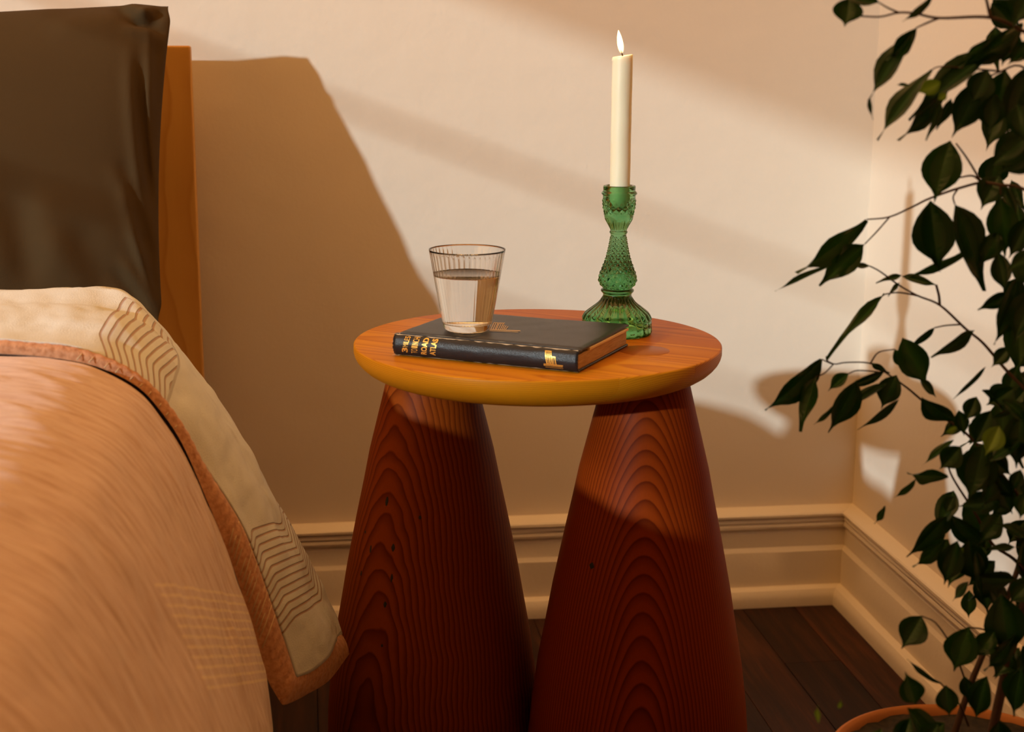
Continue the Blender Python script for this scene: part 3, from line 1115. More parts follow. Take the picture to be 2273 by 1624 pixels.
Q = [bar(0.20, 0.2, 0.26, 1.0, -0.17), bar(0.30, 0.2, 0.34, 0.93, -0.17), bar(0.38, 0.2, 0.44, 0.93, -0.17), bar(0.48, 0.2, 0.54, 1.0, -0.17), bar(0.20, 0.95, 0.54, 1.0, -0.17),
     bar(0.56, 0.2, 0.60, 0.70, -0.14), bar(0.66, 0.2, 0.71, 0.70, -0.14), bar(0.50, 0.66, 0.71, 0.71, -0.14), bar(0.0, 0.17, 1.0, 0.235), bar(0.04, 0.10, 0.98, 0.14), bar(0.06, 0.0, 0.98, 0.025),
     bar(0.0, 0.10, 0.05, 0.22), bar(0.25, 0.2, 0.53, 0.26, -0.17)]
eo = gold_quads('spine_emblem', Q, em)


# cover emblem beside the glass
def cov(px, py):
    d = at(px, py, 1.0) - EYE
    z = ZT + BTH + 0.0003
    p = EYE + d * ((z - EYE.z) / d.z)
    return p - BL0


Q = [[(1086, 731), (1243, 733), (1243, 735), (1086, 733)], [(1086, 735), (1205, 737), (1205, 738), (1086, 736.4)]]
Q = [[(1087, 730.2), (1155, 733.2), (1155, 734.6), (1087, 731.8)], [(1087, 733), (1150, 736.2), (1150, 737), (1087, 734)]]
for x0, x1, ty in ((1089, 1096, 715.5), (1093.5, 1100.5, 715.4), (1098, 1105, 715.6), (1101, 1108, 716), (1105.5, 1112.5, 716.2), (1110, 1117, 716.4), (1114, 1119, 720), (1117.5, 1122.5, 722), (1121, 1127, 724)):
    Q.append([(x0, 730.8), (x0 + 1.6, 730.9), (x1 + 1.6, ty), (x1, ty)])
Q.append([(1096, 715), (1121, 716.2), (1120, 717.6), (1095, 716.4)])
eo2 = gold_quads('cover_emblem', Q, cov)

# ------------------------------------------------------------------ glass of water
GP = Vector((0.1610, 1.5210, ZT + BTH + 0.0002))
glass = thing('water_glass', 'clear ribbed glass tumbler of water standing on the black book', 'glass', GP)
mg = MT('clear_glass', (1, 1, 1), 0.0, IOR=1.47)
mg.set('Transmission Weight', 1.0)
mw = MT('water', (1, 1, 1), 0.0, IOR=1.333)
mw.set('Transmission Weight', 1.0)
GH, GB, GR = 0.0850, 0.0242, 0.0398


def g_out(z):
    return GB + (GR - GB) * (z / GH) ** 0.95


NR = 44
zs = [0.0085 + (GH - 0.0085) * k / 40 for k in range(41)]
prof_o = [(0.0, 0.0), (GB - 0.0040, 0.0), (GB - 0.0015, 0.0006), (GB - 0.0003, 0.002)] + [(g_out(z), z) for z in [0.004, 0.006] + zs[:-1]] + [(g_out(GH) - 0.00006, GH - 0.00012), (g_out(GH) - 0.00018, GH)]
prof_i = [(g_out(z) - 0.00038 - 0.0012 * (1 - z / GH), z) for z in reversed(zs[:-1])] + [(GB - 0.0040, 0.0074), (GB - 0.007, 0.0070), (0.0, 0.0068)]
no = len(prof_o)


def ribbed(r, z, th, amp):
    a = amp * sm((GH - 0.002 - z) / 0.004) * sm((z - 0.0070) / 0.0015)
    return r - a * (0.5 - 0.5 * math.cos(NR * th)) ** 1.5


V = []
NG = 440
full = [(r, z, 0) for r, z in prof_o] + [(r, z, 1) for r, z in prof_i]
for k in range(NG):
    th = 2 * math.pi * k / NG
    for r, z, ins in full:
        rr = ribbed(r, z, th, 0.00032) if ins else r
        V.append((rr * math.cos(th), rr * math.sin(th), z))
mesh_obj('tumbler', V, grid_faces(NG, len(full), True), mg.m, glass)
WZ = 0.0590
zs2 = [0.0085 + (WZ - 0.0085) * k / 24 for k in range(25)]
pw = [(0.0, 0.00685)] + [(GB - 0.0071, 0.00705), (GB - 0.0041, 0.00745)] + [(g_out(z) - 0.00038 - 0.0012 * (1 - z / GH) + 0.00008, z) for z in zs2]
rw = pw[-1][0]
pw += [(rw - 0.0004, WZ - 0.0005), (rw - 0.0015, WZ - 0.0009), (0.0, WZ - 0.0010)]
V = []
for k in range(NG):
    th = 2 * math.pi * k / NG
    for r, z in pw:
        rr = ribbed(r, z, th, 0.00032) if r > 0.01 and z < WZ - 0.0003 or r == rw else r
        V.append((rr * math.cos(th), rr * math.sin(th), z))
wo = mesh_obj('water', V, grid_faces(NG, len(pw), True), mw.m, glass)
wo['label'] = 'clear water filling two thirds of the tumbler'

# ------------------------------------------------------------------ candlestick
CP = Vector((0.3385, 1.6080, ZT + 0.0002))
CSK = 1.0 / 1934.0
stick = thing('candlestick', 'green pressed glass candlestick standing behind the black book', 'candlestick', CP)
sil = [(738, 74), (733, 76.5), (728, 76.5), (720, 75.8), (712, 75.5), (705, 74.6), (699, 72), (693, 68.5), (687, 61.5), (681, 53.5), (675, 45.5), (668.5, 38.5), (662, 33.8), (656, 31.2), (651, 31.2), (648.5, 33.5), (645, 35.8),
       (641.5, 35.0), (639.5, 31.5), (637, 33.0), (632, 36.5), (626, 39.6), (620, 40.6), (613, 39.8), (607, 38.0), (597, 34.2), (588, 30.8), (579, 27.6), (570, 25.0), (558, 22.3), (545, 19.8), (534, 18.0), (524, 17.0), (521.5, 17.6),
       (519.5, 19.2), (516.5, 19.2), (514.5, 17.4), (511, 18.2), (504, 21.8), (498, 25.2), (492, 28.6), (486, 31.0), (481, 31.8), (476, 31.2), (472, 32.2), (464, 33.6), (456, 34.6), (448, 35.0), (441, 35.0), (438.5, 36.4), (435.5, 38.2),
       (432, 36.4), (430, 34.6), (425, 34.6), (420.5, 34.4), (418.6, 33.0)]
prof_c = catmull([Vector(((738 - y) * CSK, r * CSK, 0)) for y, r in sil], 400)
prof_c = [(p.y, p.x) for p in prof_c]
ztop = prof_c[-1][1]
inner = [(0.0142, ztop - 0.0004), (0.0128, ztop - 0.0020), (0.0124, ztop - 0.012), (0.0119, ztop - 0.024), (0.0085, ztop - 0.0258), (0.0, ztop - 0.0262)]
zy = lambda y: (738 - y) * CSK


# running count of diamonds up the body, so each is as tall as it is wide
_ph, _tab = 0.0, {}
for k_ in range(len(prof_c)):
    r_, z_ = prof_c[k_]
    y_ = 738 - z_ / CSK
    if k_ and (525 < y_ < 638 or 444 < y_ < 482):
        rp, zp = prof_c[k_ - 1]
        _ph += math.hypot(r_ - rp, z_ - zp) / (2 * math.pi * r_ / 16)
    _tab[round(z_, 7)] = _ph


def cs_fn(r, z, th):
    y = 738 - z / CSK
    px = CSK
    if y > 706:                                        # scalloped skirt
        lob = abs(math.cos(th * 12))
        return r - (1 - lob) * 2.6 * px * sm((y - 704) / 6) * (0.6 + 0.4 * sm((y - 726) / 8))
    if 652 < y <= 706:                                 # curved flutes
        lob = abs(math.cos(th * 12 + 0))
        amp = 4.2 * sm((y - 654) / 8) * sm((709 - y) / 7) * min(1, r / (48 * px))
        return r + amp * px * (lob ** 0.6 - 0.62)
    if 525 < y < 638:                                  # diamond point body
        amp = 2.6 * sm((638 - y) / 5) * sm((y - 525) / 5) * min(1, r / (36 * px) + 0.15)
        a, b = th * 16 / (2 * math.pi), _tab[round(z, 7)] * 0.8
        d1 = abs(((a + b) % 1) - 0.5) * 2
        d2 = abs(((a - b) % 1) - 0.5) * 2
        pyr = 1 - max(d1, d2)
        return r + amp * px * (pyr * 1.4 - 0.45)
    if 488 < y < 515:
        lob = abs(math.cos(th * 8))
        return r + 1.7 * px * (lob ** 0.6 - 0.6) * sm((516 - y) / 4) * sm((y - 484) / 6)
    if 444 < y < 482:                                  # points on the cup
        a, b = th * 16 / (2 * math.pi), _tab[round(z, 7)] * 0.8
        d1 = abs(((a + b) % 1) - 0.5) * 2
        d2 = abs(((a - b) % 1) - 0.5) * 2
        return r + 2.6 * px * ((1 - max(d1, d2)) * 1.4 - 0.4) * sm((482 - y) / 4) * sm((y - 444) / 10)
    return r


NC = 320
V = []
hollow = [(0.0, zy(690)), (0.008, zy(692)), (0.016, zy(698)), (0.024, zy(707)), (0.0295, zy(716)), (0.0325, zy(724)), (0.0338, zy(731)), (0.0345, 0.0006), (0.0365, 0.0)]
full = [(r, z, 0) for r, z in hollow] + [(r, z, 1) for r, z in prof_c] + [(r, z, 0) for r, z in inner]
for k in range(NC):
    th = 2 * math.pi * (k + 0.5) / NC
    for r, z, dec in full:
        rr = cs_fn(r, z, th) if dec else r
        V.append((rr * math.cos(th), rr * math.sin(th), z))
me_ = MT('green_pressed_glass', (0.52, 0.83, 0.57), 0.02, IOR=1.46)
me_.set('Transmission Weight', 1.0)
va = me_.n('ShaderNodeVolumeAbsorption')
va.inputs['Color'].default_value = (0.09, 0.58, 0.22, 1)
va.inputs['Density'].default_value = 44
me_.l(va.outputs[0], me_.out.inputs['Volume'])
o = mesh_obj('glass_body', V, grid_faces(NC, len(full), True), me_.m, stick)
sharp(o, 70)

# candle
CB = CP + Vector((0.0005, 0, ztop - 0.0240))
candle = thing('candle', 'lit ivory candle burning in the green glass candlestick', 'candle', CB)
mcd = MT('ivory_wax', (0.86, 0.80, 0.58), 0.42)
mcd.set('Subsurface Weight', 0.30)
mcd.set('Subsurface Radius', (0.006, 0.0045, 0.0030))
mcd.set('Subsurface Scale', 1.0)
vv_ = mcd.coord('Object', scale=(1, 1, 0.25))
mcd.bump(mcd.noise(vv_, 220, 2), 0.15, 0.0006)
CHT, CR_ = 0.0240 + 0.1385, 0.01115
V = []
NCD, nz_ = 64, 60
profc = [(0.0, 0.0)] + [(CR_, CHT * k / nz_) for k in range(nz_ + 1)] + [(CR_ - 0.0006, CHT + 0.0007), (CR_ - 0.0022, CHT + 0.0003), (CR_ - 0.005, CHT - 0.0012), (0.003, CHT - 0.0016), (0.0, CHT - 0.0016)]
for k in range(NCD):
    th = 2 * math.pi * k / NCD
    for r, z in profc:
        rr = r
        if r > 0 and 0.026 < z:
            rr += noise.noise(Vector((math.cos(th) * 1.2, math.sin(th) * 1.2, z * 30))) * 0.00025
            drip = math.exp(-((th - 3.4) / 0.16) ** 2) * (sm((z - 0.07) / 0.012) * 0.0007 + 0.0009 * math.exp(-((z - 0.073) / 0.003) ** 2))
            drip += math.exp(-((th - 3.3) / 0.22) ** 2) * 0.0010 * math.exp(-((z - CHT + 0.003) / 0.002) ** 2)
            rr += drip
        zz = z + (0.0016 * math.cos(th) if z > CHT * 0.97 else 0)
        V.append((rr * math.cos(th), rr * math.sin(th), zz))
mesh_obj('wax', V, grid_faces(NCD, len(profc), True), mcd.m, candle)
mwk = MT('burnt_wick', (0.03, 0.012, 0.006), 0.9)
tv, tf = tube([(0, 0, CHT - 0.003), (0.0, 0, CHT + 0.001), (-0.0008, 0, CHT + 0.0035), (-0.0020, 0, CHT + 0.0068)], [0.0009, 0.0009, 0.0008, 0.0005], 8)
mesh_obj('wick', tv, tf, mwk.m, candle)
mfl = MT('flame', (0, 0, 0), 1.0)
em_ = mfl.n('ShaderNodeEmission')
em_.inputs[0].default_value = (1.0, 0.66, 0.30, 1)
em_.inputs[1].default_value = 7.0
trn = mfl.n('ShaderNodeBsdfTransparent')
lw = mfl.n('ShaderNodeLayerWeight')
lw.inputs[0].default_value = 0.35
gz = mfl.n('ShaderNodeSeparateXYZ')
tc = mfl.n('ShaderNodeTexCoord')
mfl.l(tc.outputs['Generated'], gz.inputs[0])
body = mfl.ramp(gz.outputs[2], [(0.0, (0.05, 0.05, 0.05)), (0.22, (0.35, 0.35, 0.35)), (0.42, (1, 1, 1)), (1.0, (1, 1, 1))])
fac = mfl.math('MULTIPLY', body, mfl.math('SUBTRACT', 1.0, mfl.math('POWER', lw.outputs['Facing'], 1.6)))
mix_ = mfl.n('ShaderNodeMixShader')
mfl.l(fac, mix_.inputs[0])
mfl.l(trn.outputs[0], mix_.inputs[1])
mfl.l(em_.outputs[0], mix_.inputs[2])
mfl.l(mix_.outputs[0], mfl.out.inputs['Surface'])
fprof = [(0.0, 0.0026), (0.0012, 0.0030), (0.0024, 0.0050), (0.0031, 0.0085), (0.0033, 0.0120), (0.0030, 0.0160), (0.0023, 0.0205), (0.0013, 0.0240), (0.0005, 0.0263), (0.0, 0.0272)]
V = []
fp = catmull([Vector((r, z, 0)) for r, z in fprof], 40)
for k in range(32):
    th = 2 * math.pi * k / 32
    for p in fp:
        r, z = max(0, p.x), p.y
        V.append((r * math.cos(th) - 0.0006 - 0.165 * z + 1.6 * z * z * 0, r * math.sin(th), CHT + 0.0006 + z))
mesh_obj('flame', V, grid_faces(32, 40, True), mfl.m, candle)
ld = bpy.data.lights.new('candle_glow', 'POINT')
ld.energy = 0.055
ld.color = (1.0, 0.62, 0.25)
ld.shadow_soft_size = 0.004
lo_ = bpy.data.objects.new('candle_glow', ld)
COL.objects.link(lo_)
lo_.parent = candle
lo_.location = (-0.002, 0, CHT + 0.012)

# ------------------------------------------------------------------ potted fig
PC = Vector((0.5645, 1.142, 0))
plant = thing('potted_fig', 'leafy weeping fig in a terracotta pot in the right foreground', 'plant', PC)
mt = MT('terracotta_clay', (0.44, 0.165, 0.050), 0.8)
v = mt.coord('Object')
mt.col(mt.mix(mt.noise(v, 14, 4), (0.46, 0.175, 0.052), (0.38, 0.135, 0.042)))
mt.bump(mt.noise(v, 140, 3), 0.25, 0.001)
RP, HP = 0.121, 0.300
V, Fc = lathe([(0.0, 0.0), (0.078, 0.0), (0.083, 0.004), (0.108, 0.235), (0.1085, 0.240), (0.118, 0.242), (0.1205, 0.246), (RP + 0.001, 0.292), (RP, 0.298), (0.117, HP), (0.113, 0.298), (0.1105, 0.290), (0.107, 0.255), (0.104, 0.240), (0.104, 0.20)], 96)
pot = mesh_obj('pot', V, Fc, mt.m, plant)
sharp(pot, 50)
ms = MT('potting_soil', (0.012, 0.008, 0.005), 0.95)
v = ms.coord('Object')
ms.col(ms.ramp(ms.noise(v, 160, 3), [(0.35, (0.006, 0.004, 0.003)), (0.7, (0.03, 0.018, 0.010))]))
V = []
for k in range(48):
    th = 2 * math.pi * k / 48
    for j in range(14):
        r = 0.1115 * j / 13
        V.append((r * math.cos(th), r * math.sin(th), 0.293 + noise.noise(Vector((r * math.cos(th) * 60, r * math.sin(th) * 60, 0))) * 0.004))
so = mesh_obj('soil', V, grid_faces(48, 14, True), ms.m, plant)

mbk = MT('fig_bark', (0.105, 0.055, 0.036), 0.75)
v = mbk.coord('Object')
mbk.col(mbk.mix(mbk.noise(v, 40, 3), (0.075, 0.036, 0.024), (0.042, 0.020, 0.015)))
mbk.bump(mbk.noise(v, 300, 3), 0.4, 0.0006)


def leaf_mat(name, c0, c1, rough, trans):
    m = MT(name, c0, rough)
    vein = m.attr('vein')
    v = m.coord('Object')
    m.col(m.mix(vein, m.mix(m.noise(v, 3, 2), c0, c1), tuple(min(1, x * 2.0 + 0.01) for x in c1)))
    m.set('Specular IOR Level', 0.28)
    tl = m.n('ShaderNodeBsdfTranslucent')
    tl.inputs[0].default_value = (c1[0] * 2.2, c1[1] * 2.6, c1[2] * 1.0, 1)
    mx_ = m.n('ShaderNodeMixShader')
    mx_.inputs[0].default_value = trans
    m.l(m.b.outputs[0], mx_.inputs[1])
    m.l(tl.outputs[0], mx_.inputs[2])
    m.l(mx_.outputs[0], m.out.inputs['Surface'])
    m.bump(vein, 0.4, 0.02)
    return m.m


LM = [leaf_mat('fig_leaf_dark', (0.0035, 0.024, 0.004), (0.0060, 0.033, 0.006), 0.36, 0.06),
      leaf_mat('fig_leaf_mid', (0.0075, 0.036, 0.006), (0.012, 0.046, 0.008), 0.28, 0.10),
      leaf_mat('fig_leaf_sunlit_and_sprig', (0.085, 0.150, 0.020), (0.11, 0.19, 0.025), 0.35, 0.25)]  # last one paints sunlight into bright leaves; also colours the yellowish sprigs
LT = [0, .04, .10, .19, .30, .41, .52, .63, .72, .80, .88, 1.0]
LW = [.02, .15, .40, .69, .90, 1.0, .98, .82, .56, .28, .10, 0.01]
LEAF = []
for var in range(5):
    rr = random.Random(var + 3)
    droop = [0.10, 0.22, 0.05, 0.32, 0.16][var]
    foldv = [0.20, 0.14, 0.10, 0.26, 0.16][var]
    wav = [0.02, 0.05, 0.03, 0.04, 0.07][var]
    V, vn = [], []
    for t, wd in zip(LT, LW):
        for s in (-1, -0.55, 0, 0.55, 1):
            x = s * wd * 0.5
            y = t
            z = foldv * abs(x) - droop * t * t + wav * math.sin(t * 9 + s * 2 + var) * abs(s)
            x += 0.03 * math.sin(t * 3.0) * (1 if var % 2 else -1)
            V.append((x, y, z + droop * t))      # chord stays on the axis
            vn.append(1.0 if s == 0 else 0.0)
    me = bpy.data.meshes.new('leaf')
    me.from_pydata(V, [], grid_faces(len(LT), 5))
    me.polygons.foreach_set('use_smooth', [True] * len(me.polygons))
    a = me.attributes.new('vein', 'FLOAT', 'POINT')
    a.data.foreach_set('value', vn)
    LEAF.append(me)
LEAFM = []
for mi, mat in enumerate(LM):
    row = []
    for me in LEAF:
        m2 = me.copy()
        m2.materials.append(mat)
        row.append(m2)
    LEAFM.append(row)


def rnd_(a, b):
    return random.uniform(a, b)


def stem_tube(name, pts, r0, r1, parent=plant, n=7):
    c3 = catmull(pts, max(8, 5 * len(pts)))
    c3 = [p - PC for p in c3]
    N = len(c3)
    tv, tf = tube(c3, [r0 + (r1 - r0) * i / (N - 1) for i in range(N)], n)
    return mesh_obj(name, tv, tf, mbk.m, parent)


# main stems rise from the soil just right of the frame
T1 = [PC + Vector((0.01, 0.0, 0.25)), at(2235, 1480, 1.13), at(2290, 1280, 1.12), at(2335, 1000, 1.11), at(2350, 700, 1.10), at(2340, 400, 1.09), at(2320, 100, 1.08), at(2290, -120, 1.07)]
T2 = [PC + Vector((-0.02, 0.02, 0.25)), at(2150, 1530, 1.16), at(2235, 1330, 1.17), at(2290, 1150, 1.18), at(2330, 900, 1.17)]
stem_tube('stem', T1, 0.0046, 0.0022)
stem_tube('stem', T2, 0.0034, 0.0018)


def B(pts, r0=2.6, r1=1.3):
    pts3 = [at(*p) for p in pts]
    k = 1.15 / FPX
    return stem_tube('branch', pts3, r0 * k, r1 * k, n=6)


br = {}
br['a'] = B([(2320, 100, 1.08), (2273, 70, 1.08), (2199, 39, 1.08), (2085, 40, 1.09), (2033, 30, 1.09), (1995, 28, 1.10), (1955, 37, 1.10), (1912, 36, 1.10)], 4.5, 2)
br['a2'] = B([(2085, 40, 1.09), (2060, 50, 1.09), (2033, 62, 1.10)], 3, 1.6)
br['a3'] = B([(1995, 28, 1.10), (1972, 18, 1.10), (1953, 7, 1.10)], 2.4, 1.6)
br['a4'] = B([(2199, 39, 1.08), (2192, 10, 1.08), (2185, -20, 1.07)], 4, 3)
br['a5'] = B([(2345, 200, 1.09), (2273, 125, 1.10), (2215, 112, 1.11)], 4, 2.4)
br['a6'] = B([(2345, 240, 1.09), (2273, 150, 1.10), (2222, 158, 1.11), (2178, 180, 1.12)], 3.5, 1.8)
br['a7'] = B([(2222, 158, 1.11), (2130, 150, 1.12), (2085, 148, 1.12), (2068, 155, 1.12)], 2.4, 1.6)
br['b'] = B([(2346, 480, 1.09), (2273, 420, 1.12), (2219, 410, 1.13), (2179, 405, 1.14), (2127, 418, 1.15), (2099, 427, 1.16), (2057, 443, 1.17), (2029, 457, 1.18), (1975, 481, 1.19), (1924, 487, 1.20)], 4.5, 1.8)
br['b2'] = B([(1975, 481, 1.19), (1947, 513, 1.19), (1920, 541, 1.20)], 2.2, 1.6)
br['b3'] = B([(2179, 405, 1.14), (2159, 390, 1.14), (2129, 394, 1.15)], 3, 2)
br['b4'] = B([(2179, 405, 1.14), (2147, 352, 1.14), (2122, 318, 1.14)], 3, 1.8)
br['b5'] = B([(2220, 410, 1.13), (2221, 425, 1.13), (2220, 440, 1.13)], 2.5, 1.8)
br['b6'] = B([(2127, 418, 1.15), (2116, 436, 1.15), (2119, 452, 1.15)], 2.5, 1.8)
br['c'] = B([(2345, 930, 1.12), (2273, 861, 1.14), (2228, 815, 1.15), (2182, 761, 1.16), (2144, 730, 1.17), (2086, 677, 1.18), (2037, 656, 1.19), (1996, 633, 1.20), (1953, 602, 1.20), (1930, 590, 1.20)], 5, 1.8)
br['c2'] = B([(2037, 656, 1.19), (1995, 649, 1.20), (1962, 653, 1.20)], 2.6, 1.8)
br['c3'] = B([(2086, 677, 1.18), (2084, 655, 1.18), (2078, 632, 1.18)], 3.5, 3)
br['c4'] = B([(2130, 720, 1.17), (2100, 722, 1.17), (2075, 727, 1.17)], 2.6, 1.8)
br['d'] = B([(2320, 1180, 1.15), (2230, 1060, 1.15), (2147, 964, 1.16), (2082, 919, 1.17), (2038, 881, 1.18), (2013, 860, 1.18), (1965, 826, 1.19), (1932, 806, 1.20), (1879, 804, 1.20), (1850, 808, 1.20), (1824, 797, 1.20)], 5, 1.6)
br['d2'] = B([(1932, 806, 1.20), (1950, 782, 1.20), (1985, 775, 1.20)], 2.2, 1.6)
br['d3'] = B([(1850, 808, 1.20), (1836, 800, 1.20), (1834, 790, 1.20)], 2, 1.6)
br['d4'] = B([(1850, 808, 1.20), (1830, 828, 1.20), (1811, 836, 1.20)], 2, 1.6)
br['d5'] = B([(1960, 826, 1.19), (1905, 822, 1.19), (1882, 830, 1.19)], 2.2, 1.6)
br['e'] = B([(2290, 1283, 1.17), (2250, 1240, 1.17), (2203, 1207, 1.17), (2166, 1141, 1.17), (2110, 1050, 1.17), (2105, 1000, 1.17)], 5, 2)
br['f'] = B([(2260, 1480, 1.14), (2225, 1440, 1.14), (2190, 1400, 1.13), (2150, 1392, 1.12)], 4, 2)
br['g'] = B([(2150, 1610, 1.13), (2128, 1560, 1.10), (2088, 1515, 1.08)], 3, 2)
br['h'] = B([(2160, 1560, 1.14), (2120, 1450, 1.12), (2080, 1385, 1.11), (2047, 1367, 1.10)], 3, 1.6)

# traced leaves: base, tip, visible width, depth, material, (tip depth offset)
LV = [
 (1953, 7, 1838, -18, 30, 1.10, 0), (1885, -5, 1874, 60, 64, 1.10, 1), (2070, -10, 2003, 48, 17, 1.09, 0), (2033, 63, 1968, 134, 36, 1.10, 0), (2030, 72, 1928, 225, 44, 1.10, 0), (1932, 212, 1938, 266, 9, 1.10, 0),
 (2068, 155, 1948, 312, 40, 1.12, 0), (2270, 52, 2128, 150, 52, 1.11, 0), (2215, 108, 2018, 268, 50, 1.12, 0), (2105, 190, 1994, 312, 34, 1.12, 0), (2088, 182, 2034, 206, 34, 1.08, 2), (2102, 208, 2080, 222, 18, 1.08, 2),
 (2178, 178, 2112, 306, 66, 1.12, 0), (2090, 222, 2055, 312, 18, 1.11, 1), (2112, 218, 2078, 288, 22, 1.12, 0), (2232, 155, 2192, 296, 72, 1.13, 1), (2285, 145, 2232, 300, 70, 1.12, 0), (2300, -40, 2248, 62, 70, 1.07, 0),
 (2020, 190, 1988, 188, 8, 1.12, 1),
 (2109, 312, 2074, 450, 84, 1.14, 1), (2066, 445, 2086, 602, 92, 1.15, 0), (2119, 452, 2184, 646, 62, 1.13, 0), (2220, 438, 2231, 570, 66, 1.13, 1), (2292, 295, 2192, 376, 70, 1.08, 0), (2300, 330, 2215, 385, 60, 1.08, 0),
 (1923, 488, 1768, 606, 46, 1.20, 1), (1919, 542, 1818, 634, 58, 1.20, 1), (1842, 590, 1720, 646, 13, 1.20, 0), (1932, 590, 1890, 590, 12, 1.20, 0), (2155, 548, 2008, 616, 20, 1.16, 1), (2003, 611, 1944, 628, 13, 1.20, 0), (2003, 613, 2082, 634, 20, 1.19, 0),
 (1997, 627, 1971, 658, 10, 1.20, 0), (1963, 653, 1834, 797, 23, 1.20, 1), (2075, 727, 2018, 772, 16, 1.18, 0), (2163, 733, 2066, 793, 28, 1.16, 0), (2003, 750, 2060, 858, 66, 1.18, 1), (2262, 612, 2206, 765, 56, 1.12, 0),
 (2300, 640, 2250, 765, 70, 1.11, 0), (2258, 700, 2263, 825, 62, 1.12, 1), (2240, 770, 2200, 815, 34, 1.13, 0), (2188, 814, 2115, 886, 11, 1.15, 0), (2180, 866, 2262, 912, 22, 1.14, 0), (2300, 560, 2232, 602, 40, 1.08, 1),
 (2285, 480, 2238, 575, 50, 1.12, 0), (2060, 560, 2088, 605, 8, 1.15, 0),
 (1823, 797, 1698, 910, 52, 1.20, 0), (1812, 835, 1776, 958, 38, 1.19, 1), (1884, 828, 1838, 868, 28, 1.19, 1), (1902, 842, 1838, 960, 54, 1.18, 0), (1962, 826, 1880, 858, 22, 1.18, 0), (1968, 850, 1880, 902, 22, 1.18, 0),
 (1934, 804, 1975, 828, 14, 1.19, 0), (1990, 832, 1956, 908, 52, 1.18, 0), (1998, 884, 1903, 954, 18, 1.18, 0), (1986, 774, 2012, 820, 26, 1.19, 1), (1850, 900, 1806, 942, 12, 1.18, 1),
 (2046, 880, 2132, 938, 42, 1.16, 0), (2128, 910, 2140, 968, 32, 1.15, 0), (2043, 842, 2078, 882, 20, 1.17, 0), (2168, 880, 2142, 935, 40, 1.14, 0), (2184, 868, 2255, 924, 30, 1.13, 0), (2200, 910, 2160, 990, 54, 1.13, 0),
 (2256, 903, 2200, 928, 14, 1.12, 0), (2268, 910, 2256, 1040, 66, 1.11, 0), (2295, 930, 2240, 1000, 50, 1.11, 0), (2218, 945, 2186, 1012, 48, 1.09, 2), (2182, 985, 2148, 1110, 88, 1.12, 0), (2185, 1000, 2246, 1056, 46, 1.12, 0),
 (2104, 1056, 2014, 1050, 32, 1.13, 1), (2032, 1064, 1985, 1104, 15, 1.14, 1), (1964, 1122, 1941, 1162, 15, 1.14, 1), (2117, 976, 2048, 1032, 17, 1.14, 1), (2124, 948, 2096, 960, 14, 1.12, 2), (2222, 1108, 2124, 1124, 48, 1.12, 0),
 (2118, 1100, 2098, 1142, 28, 1.14, 0), (2256, 1112, 2205, 1088, 20, 1.12, 0), (2266, 1042, 2248, 1090, 32, 1.11, 0), (2280, 1090, 2264, 1152, 40, 1.10, 1),
 (2103, 1143, 2012, 1236, 46, 1.14, 0), (2113, 1144, 2194, 1222, 48, 1.13, 0), (2097, 1197, 2026, 1258, 30, 1.12, 1), (2126, 1200, 2096, 1298, 54, 1.12, 0), (2150, 1196, 2172, 1300, 66, 1.13, 0), (2188, 1222, 2264, 1214, 16, 1.12, 0),
 (2150, 1290, 2114, 1334, 20, 1.13, 0), (2158, 1282, 2265, 1286, 42, 1.12, 0), (2222, 1318, 2247, 1458, 86, 1.10, 0), (2290, 1290, 2240, 1340, 50, 1.10, 0), (2278, 1196, 2208, 1162, 22, 1.11, 0), (2140, 1215, 2110, 1240, 14, 1.12, 2),
 (2046, 1366, 2000, 1440, 64, 1.10, 0), (2152, 1391, 2118, 1490, 72, 1.10, 1), (2090, 1516, 2013, 1462, 12, 1.08, 0), (2032, 1562, 2008, 1490, 54, 1.05, 1), (1818, 1604, 1815, 1566, 11, 0.98, 2), (1862, 1572, 1866, 1552, 9, 1.0, 2),
 (2100, 1520, 2108, 1590, 48, 1.07, 0), (2190, 1500, 2165, 1600, 50, 1.08, 0), (2270, 1480, 2252, 1590, 50, 1.06, 0), (2140, 1500, 2160, 1560, 34, 1.10, 0),
]


def put_leaf(b, e, wpx, mi, extra=None, back=False):
    ax = e - b
    L = ax.length
    y = ax.normalized()
    view = ((b + e) / 2 - EYE)
    dist = view.length
    view.normalize()
    side = y.cross(view)
    side.normalize()
    nrm = side.cross(y)
    wv_ = wpx * dist / FPX
    wt = max(wv_, min(0.50 * L, wv_ * 1.5))
    c = min(1.0, wv_ / wt)
    ro = math.acos(c) * random.choice((-1, 1))
    x = side * math.cos(ro) + nrm * math.sin(ro)
    z = x.cross(y)
    if z.dot(view) > 0 and not back:
        x, z = -x, -z
    o = bpy.data.objects.new('leaf', random.choice(LEAFM[mi]))
    COL.objects.link(o)
    o.parent = plant
    zs_ = (wt + L * 0.5) * 0.6
    M = Matrix(((x.x * wt, y.x * L, z.x * zs_, b.x - PC.x), (x.y * wt, y.y * L, z.y * zs_, b.y - PC.y), (x.z * wt, y.z * L, z.z * zs_, b.z - PC.z), (0, 0, 0, 1)))
    o.matrix_basis = M
    return o


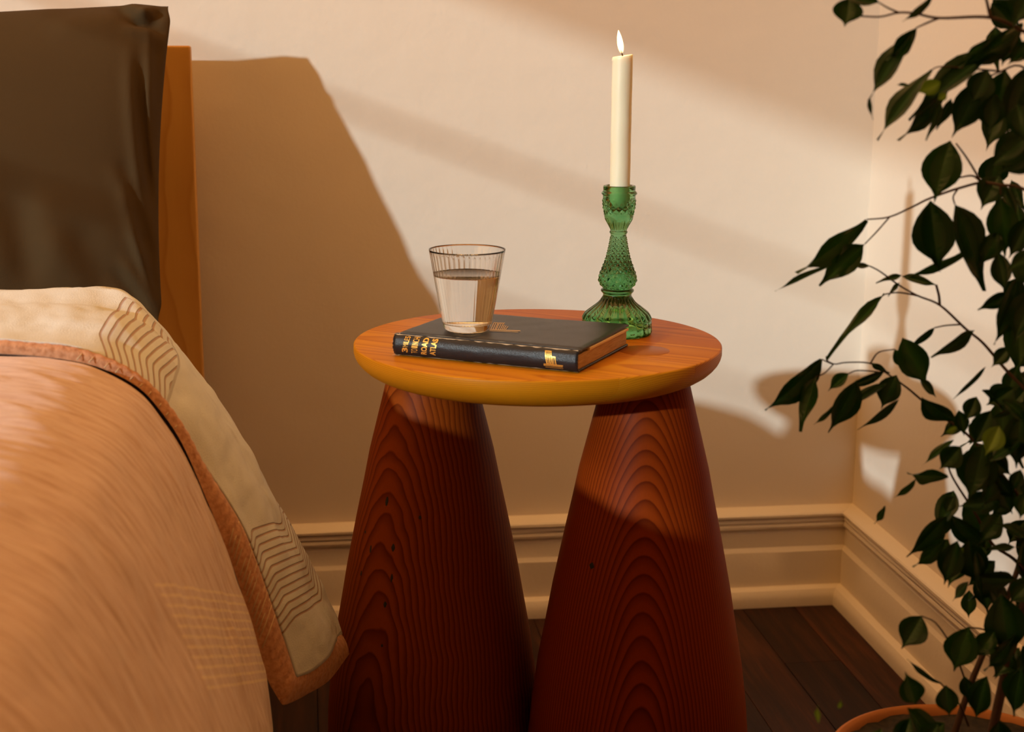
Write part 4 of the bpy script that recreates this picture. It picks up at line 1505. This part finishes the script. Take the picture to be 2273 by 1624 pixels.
for bx, by, ex, ey, wd, Y, mi in LV:
    lp = math.hypot(ex - bx, ey - by)
    dy = rnd_(-0.25, 0.25) * lp / FPX * 1.1
    put_leaf(at(bx, by, Y + dy / 2), at(ex, ey, Y - dy / 2), wd, mi)
# fuller clumps between the traced leaves
for (x0, y0, x1, y1, Y0, Y1, n_) in ((2190, -20, 2290, 330, 1.06, 1.20, 15), (2210, 330, 2290, 700, 1.10, 1.24, 14), (2215, 700, 2290, 900, 1.10, 1.22, 9),
                                     (2110, 880, 2285, 1180, 1.10, 1.22, 24), (2100, 1150, 2285, 1330, 1.10, 1.20, 16), (2190, 1320, 2285, 1500, 1.05, 1.16, 8),
                                     (1900, 1570, 2285, 1640, 1.03, 1.10, 14)):
    for k in range(n_):
        bx, by = rnd_(x0, x1), rnd_(y0, y1)
        an = rnd_(-0.9, 1.1) + math.pi / 2
        ln = rnd_(62, 120)
        Y = rnd_(Y0, Y1)
        put_leaf(at(bx, by, Y), at(bx + math.cos(an) * ln, by + math.sin(an) * ln, Y + rnd_(-0.02, 0.02)), rnd_(24, 62), random.choice((0, 0, 1)))
# the crown goes on to the right of the frame on twigs of its own
T1c = catmull(T1, 60)
for k in range(15):
    p0 = T1c[14 + 3 * k]
    yaw = rnd_(-1.1, 0.9)
    d = Vector((math.cos(yaw), math.sin(yaw), rnd_(-0.1, 0.5))).normalized()
    L = rnd_(0.09, 0.17)
    L = min(L, max(0.03, (WALL_X - 0.07 - p0.x) / max(0.2, d.x)))
    tw = [p0, p0 + d * L * 0.5 + Vector((0, 0, 0.006)), p0 + d * L + Vector((0, 0, -0.012))]
    stem_tube('branch', tw, 0.0015, 0.0006, n=5)
    for q in range(5):
        f = 0.25 + 0.75 * q / 4
        b = tw[0].lerp(tw[1], f * 2) if f < 0.5 else tw[1].lerp(tw[2], f * 2 - 1)
        sd_ = d.cross(Vector((0, 0, 1))) * (1 if q % 2 else -1)
        ld_ = (d * 0.6 + sd_ * 0.7 + Vector((0, 0, rnd_(-0.9, -0.2)))).normalized() * rnd_(0.036, 0.054)
        put_leaf(b, b + ld_, rnd_(34, 70), random.choice((0, 0, 1)))
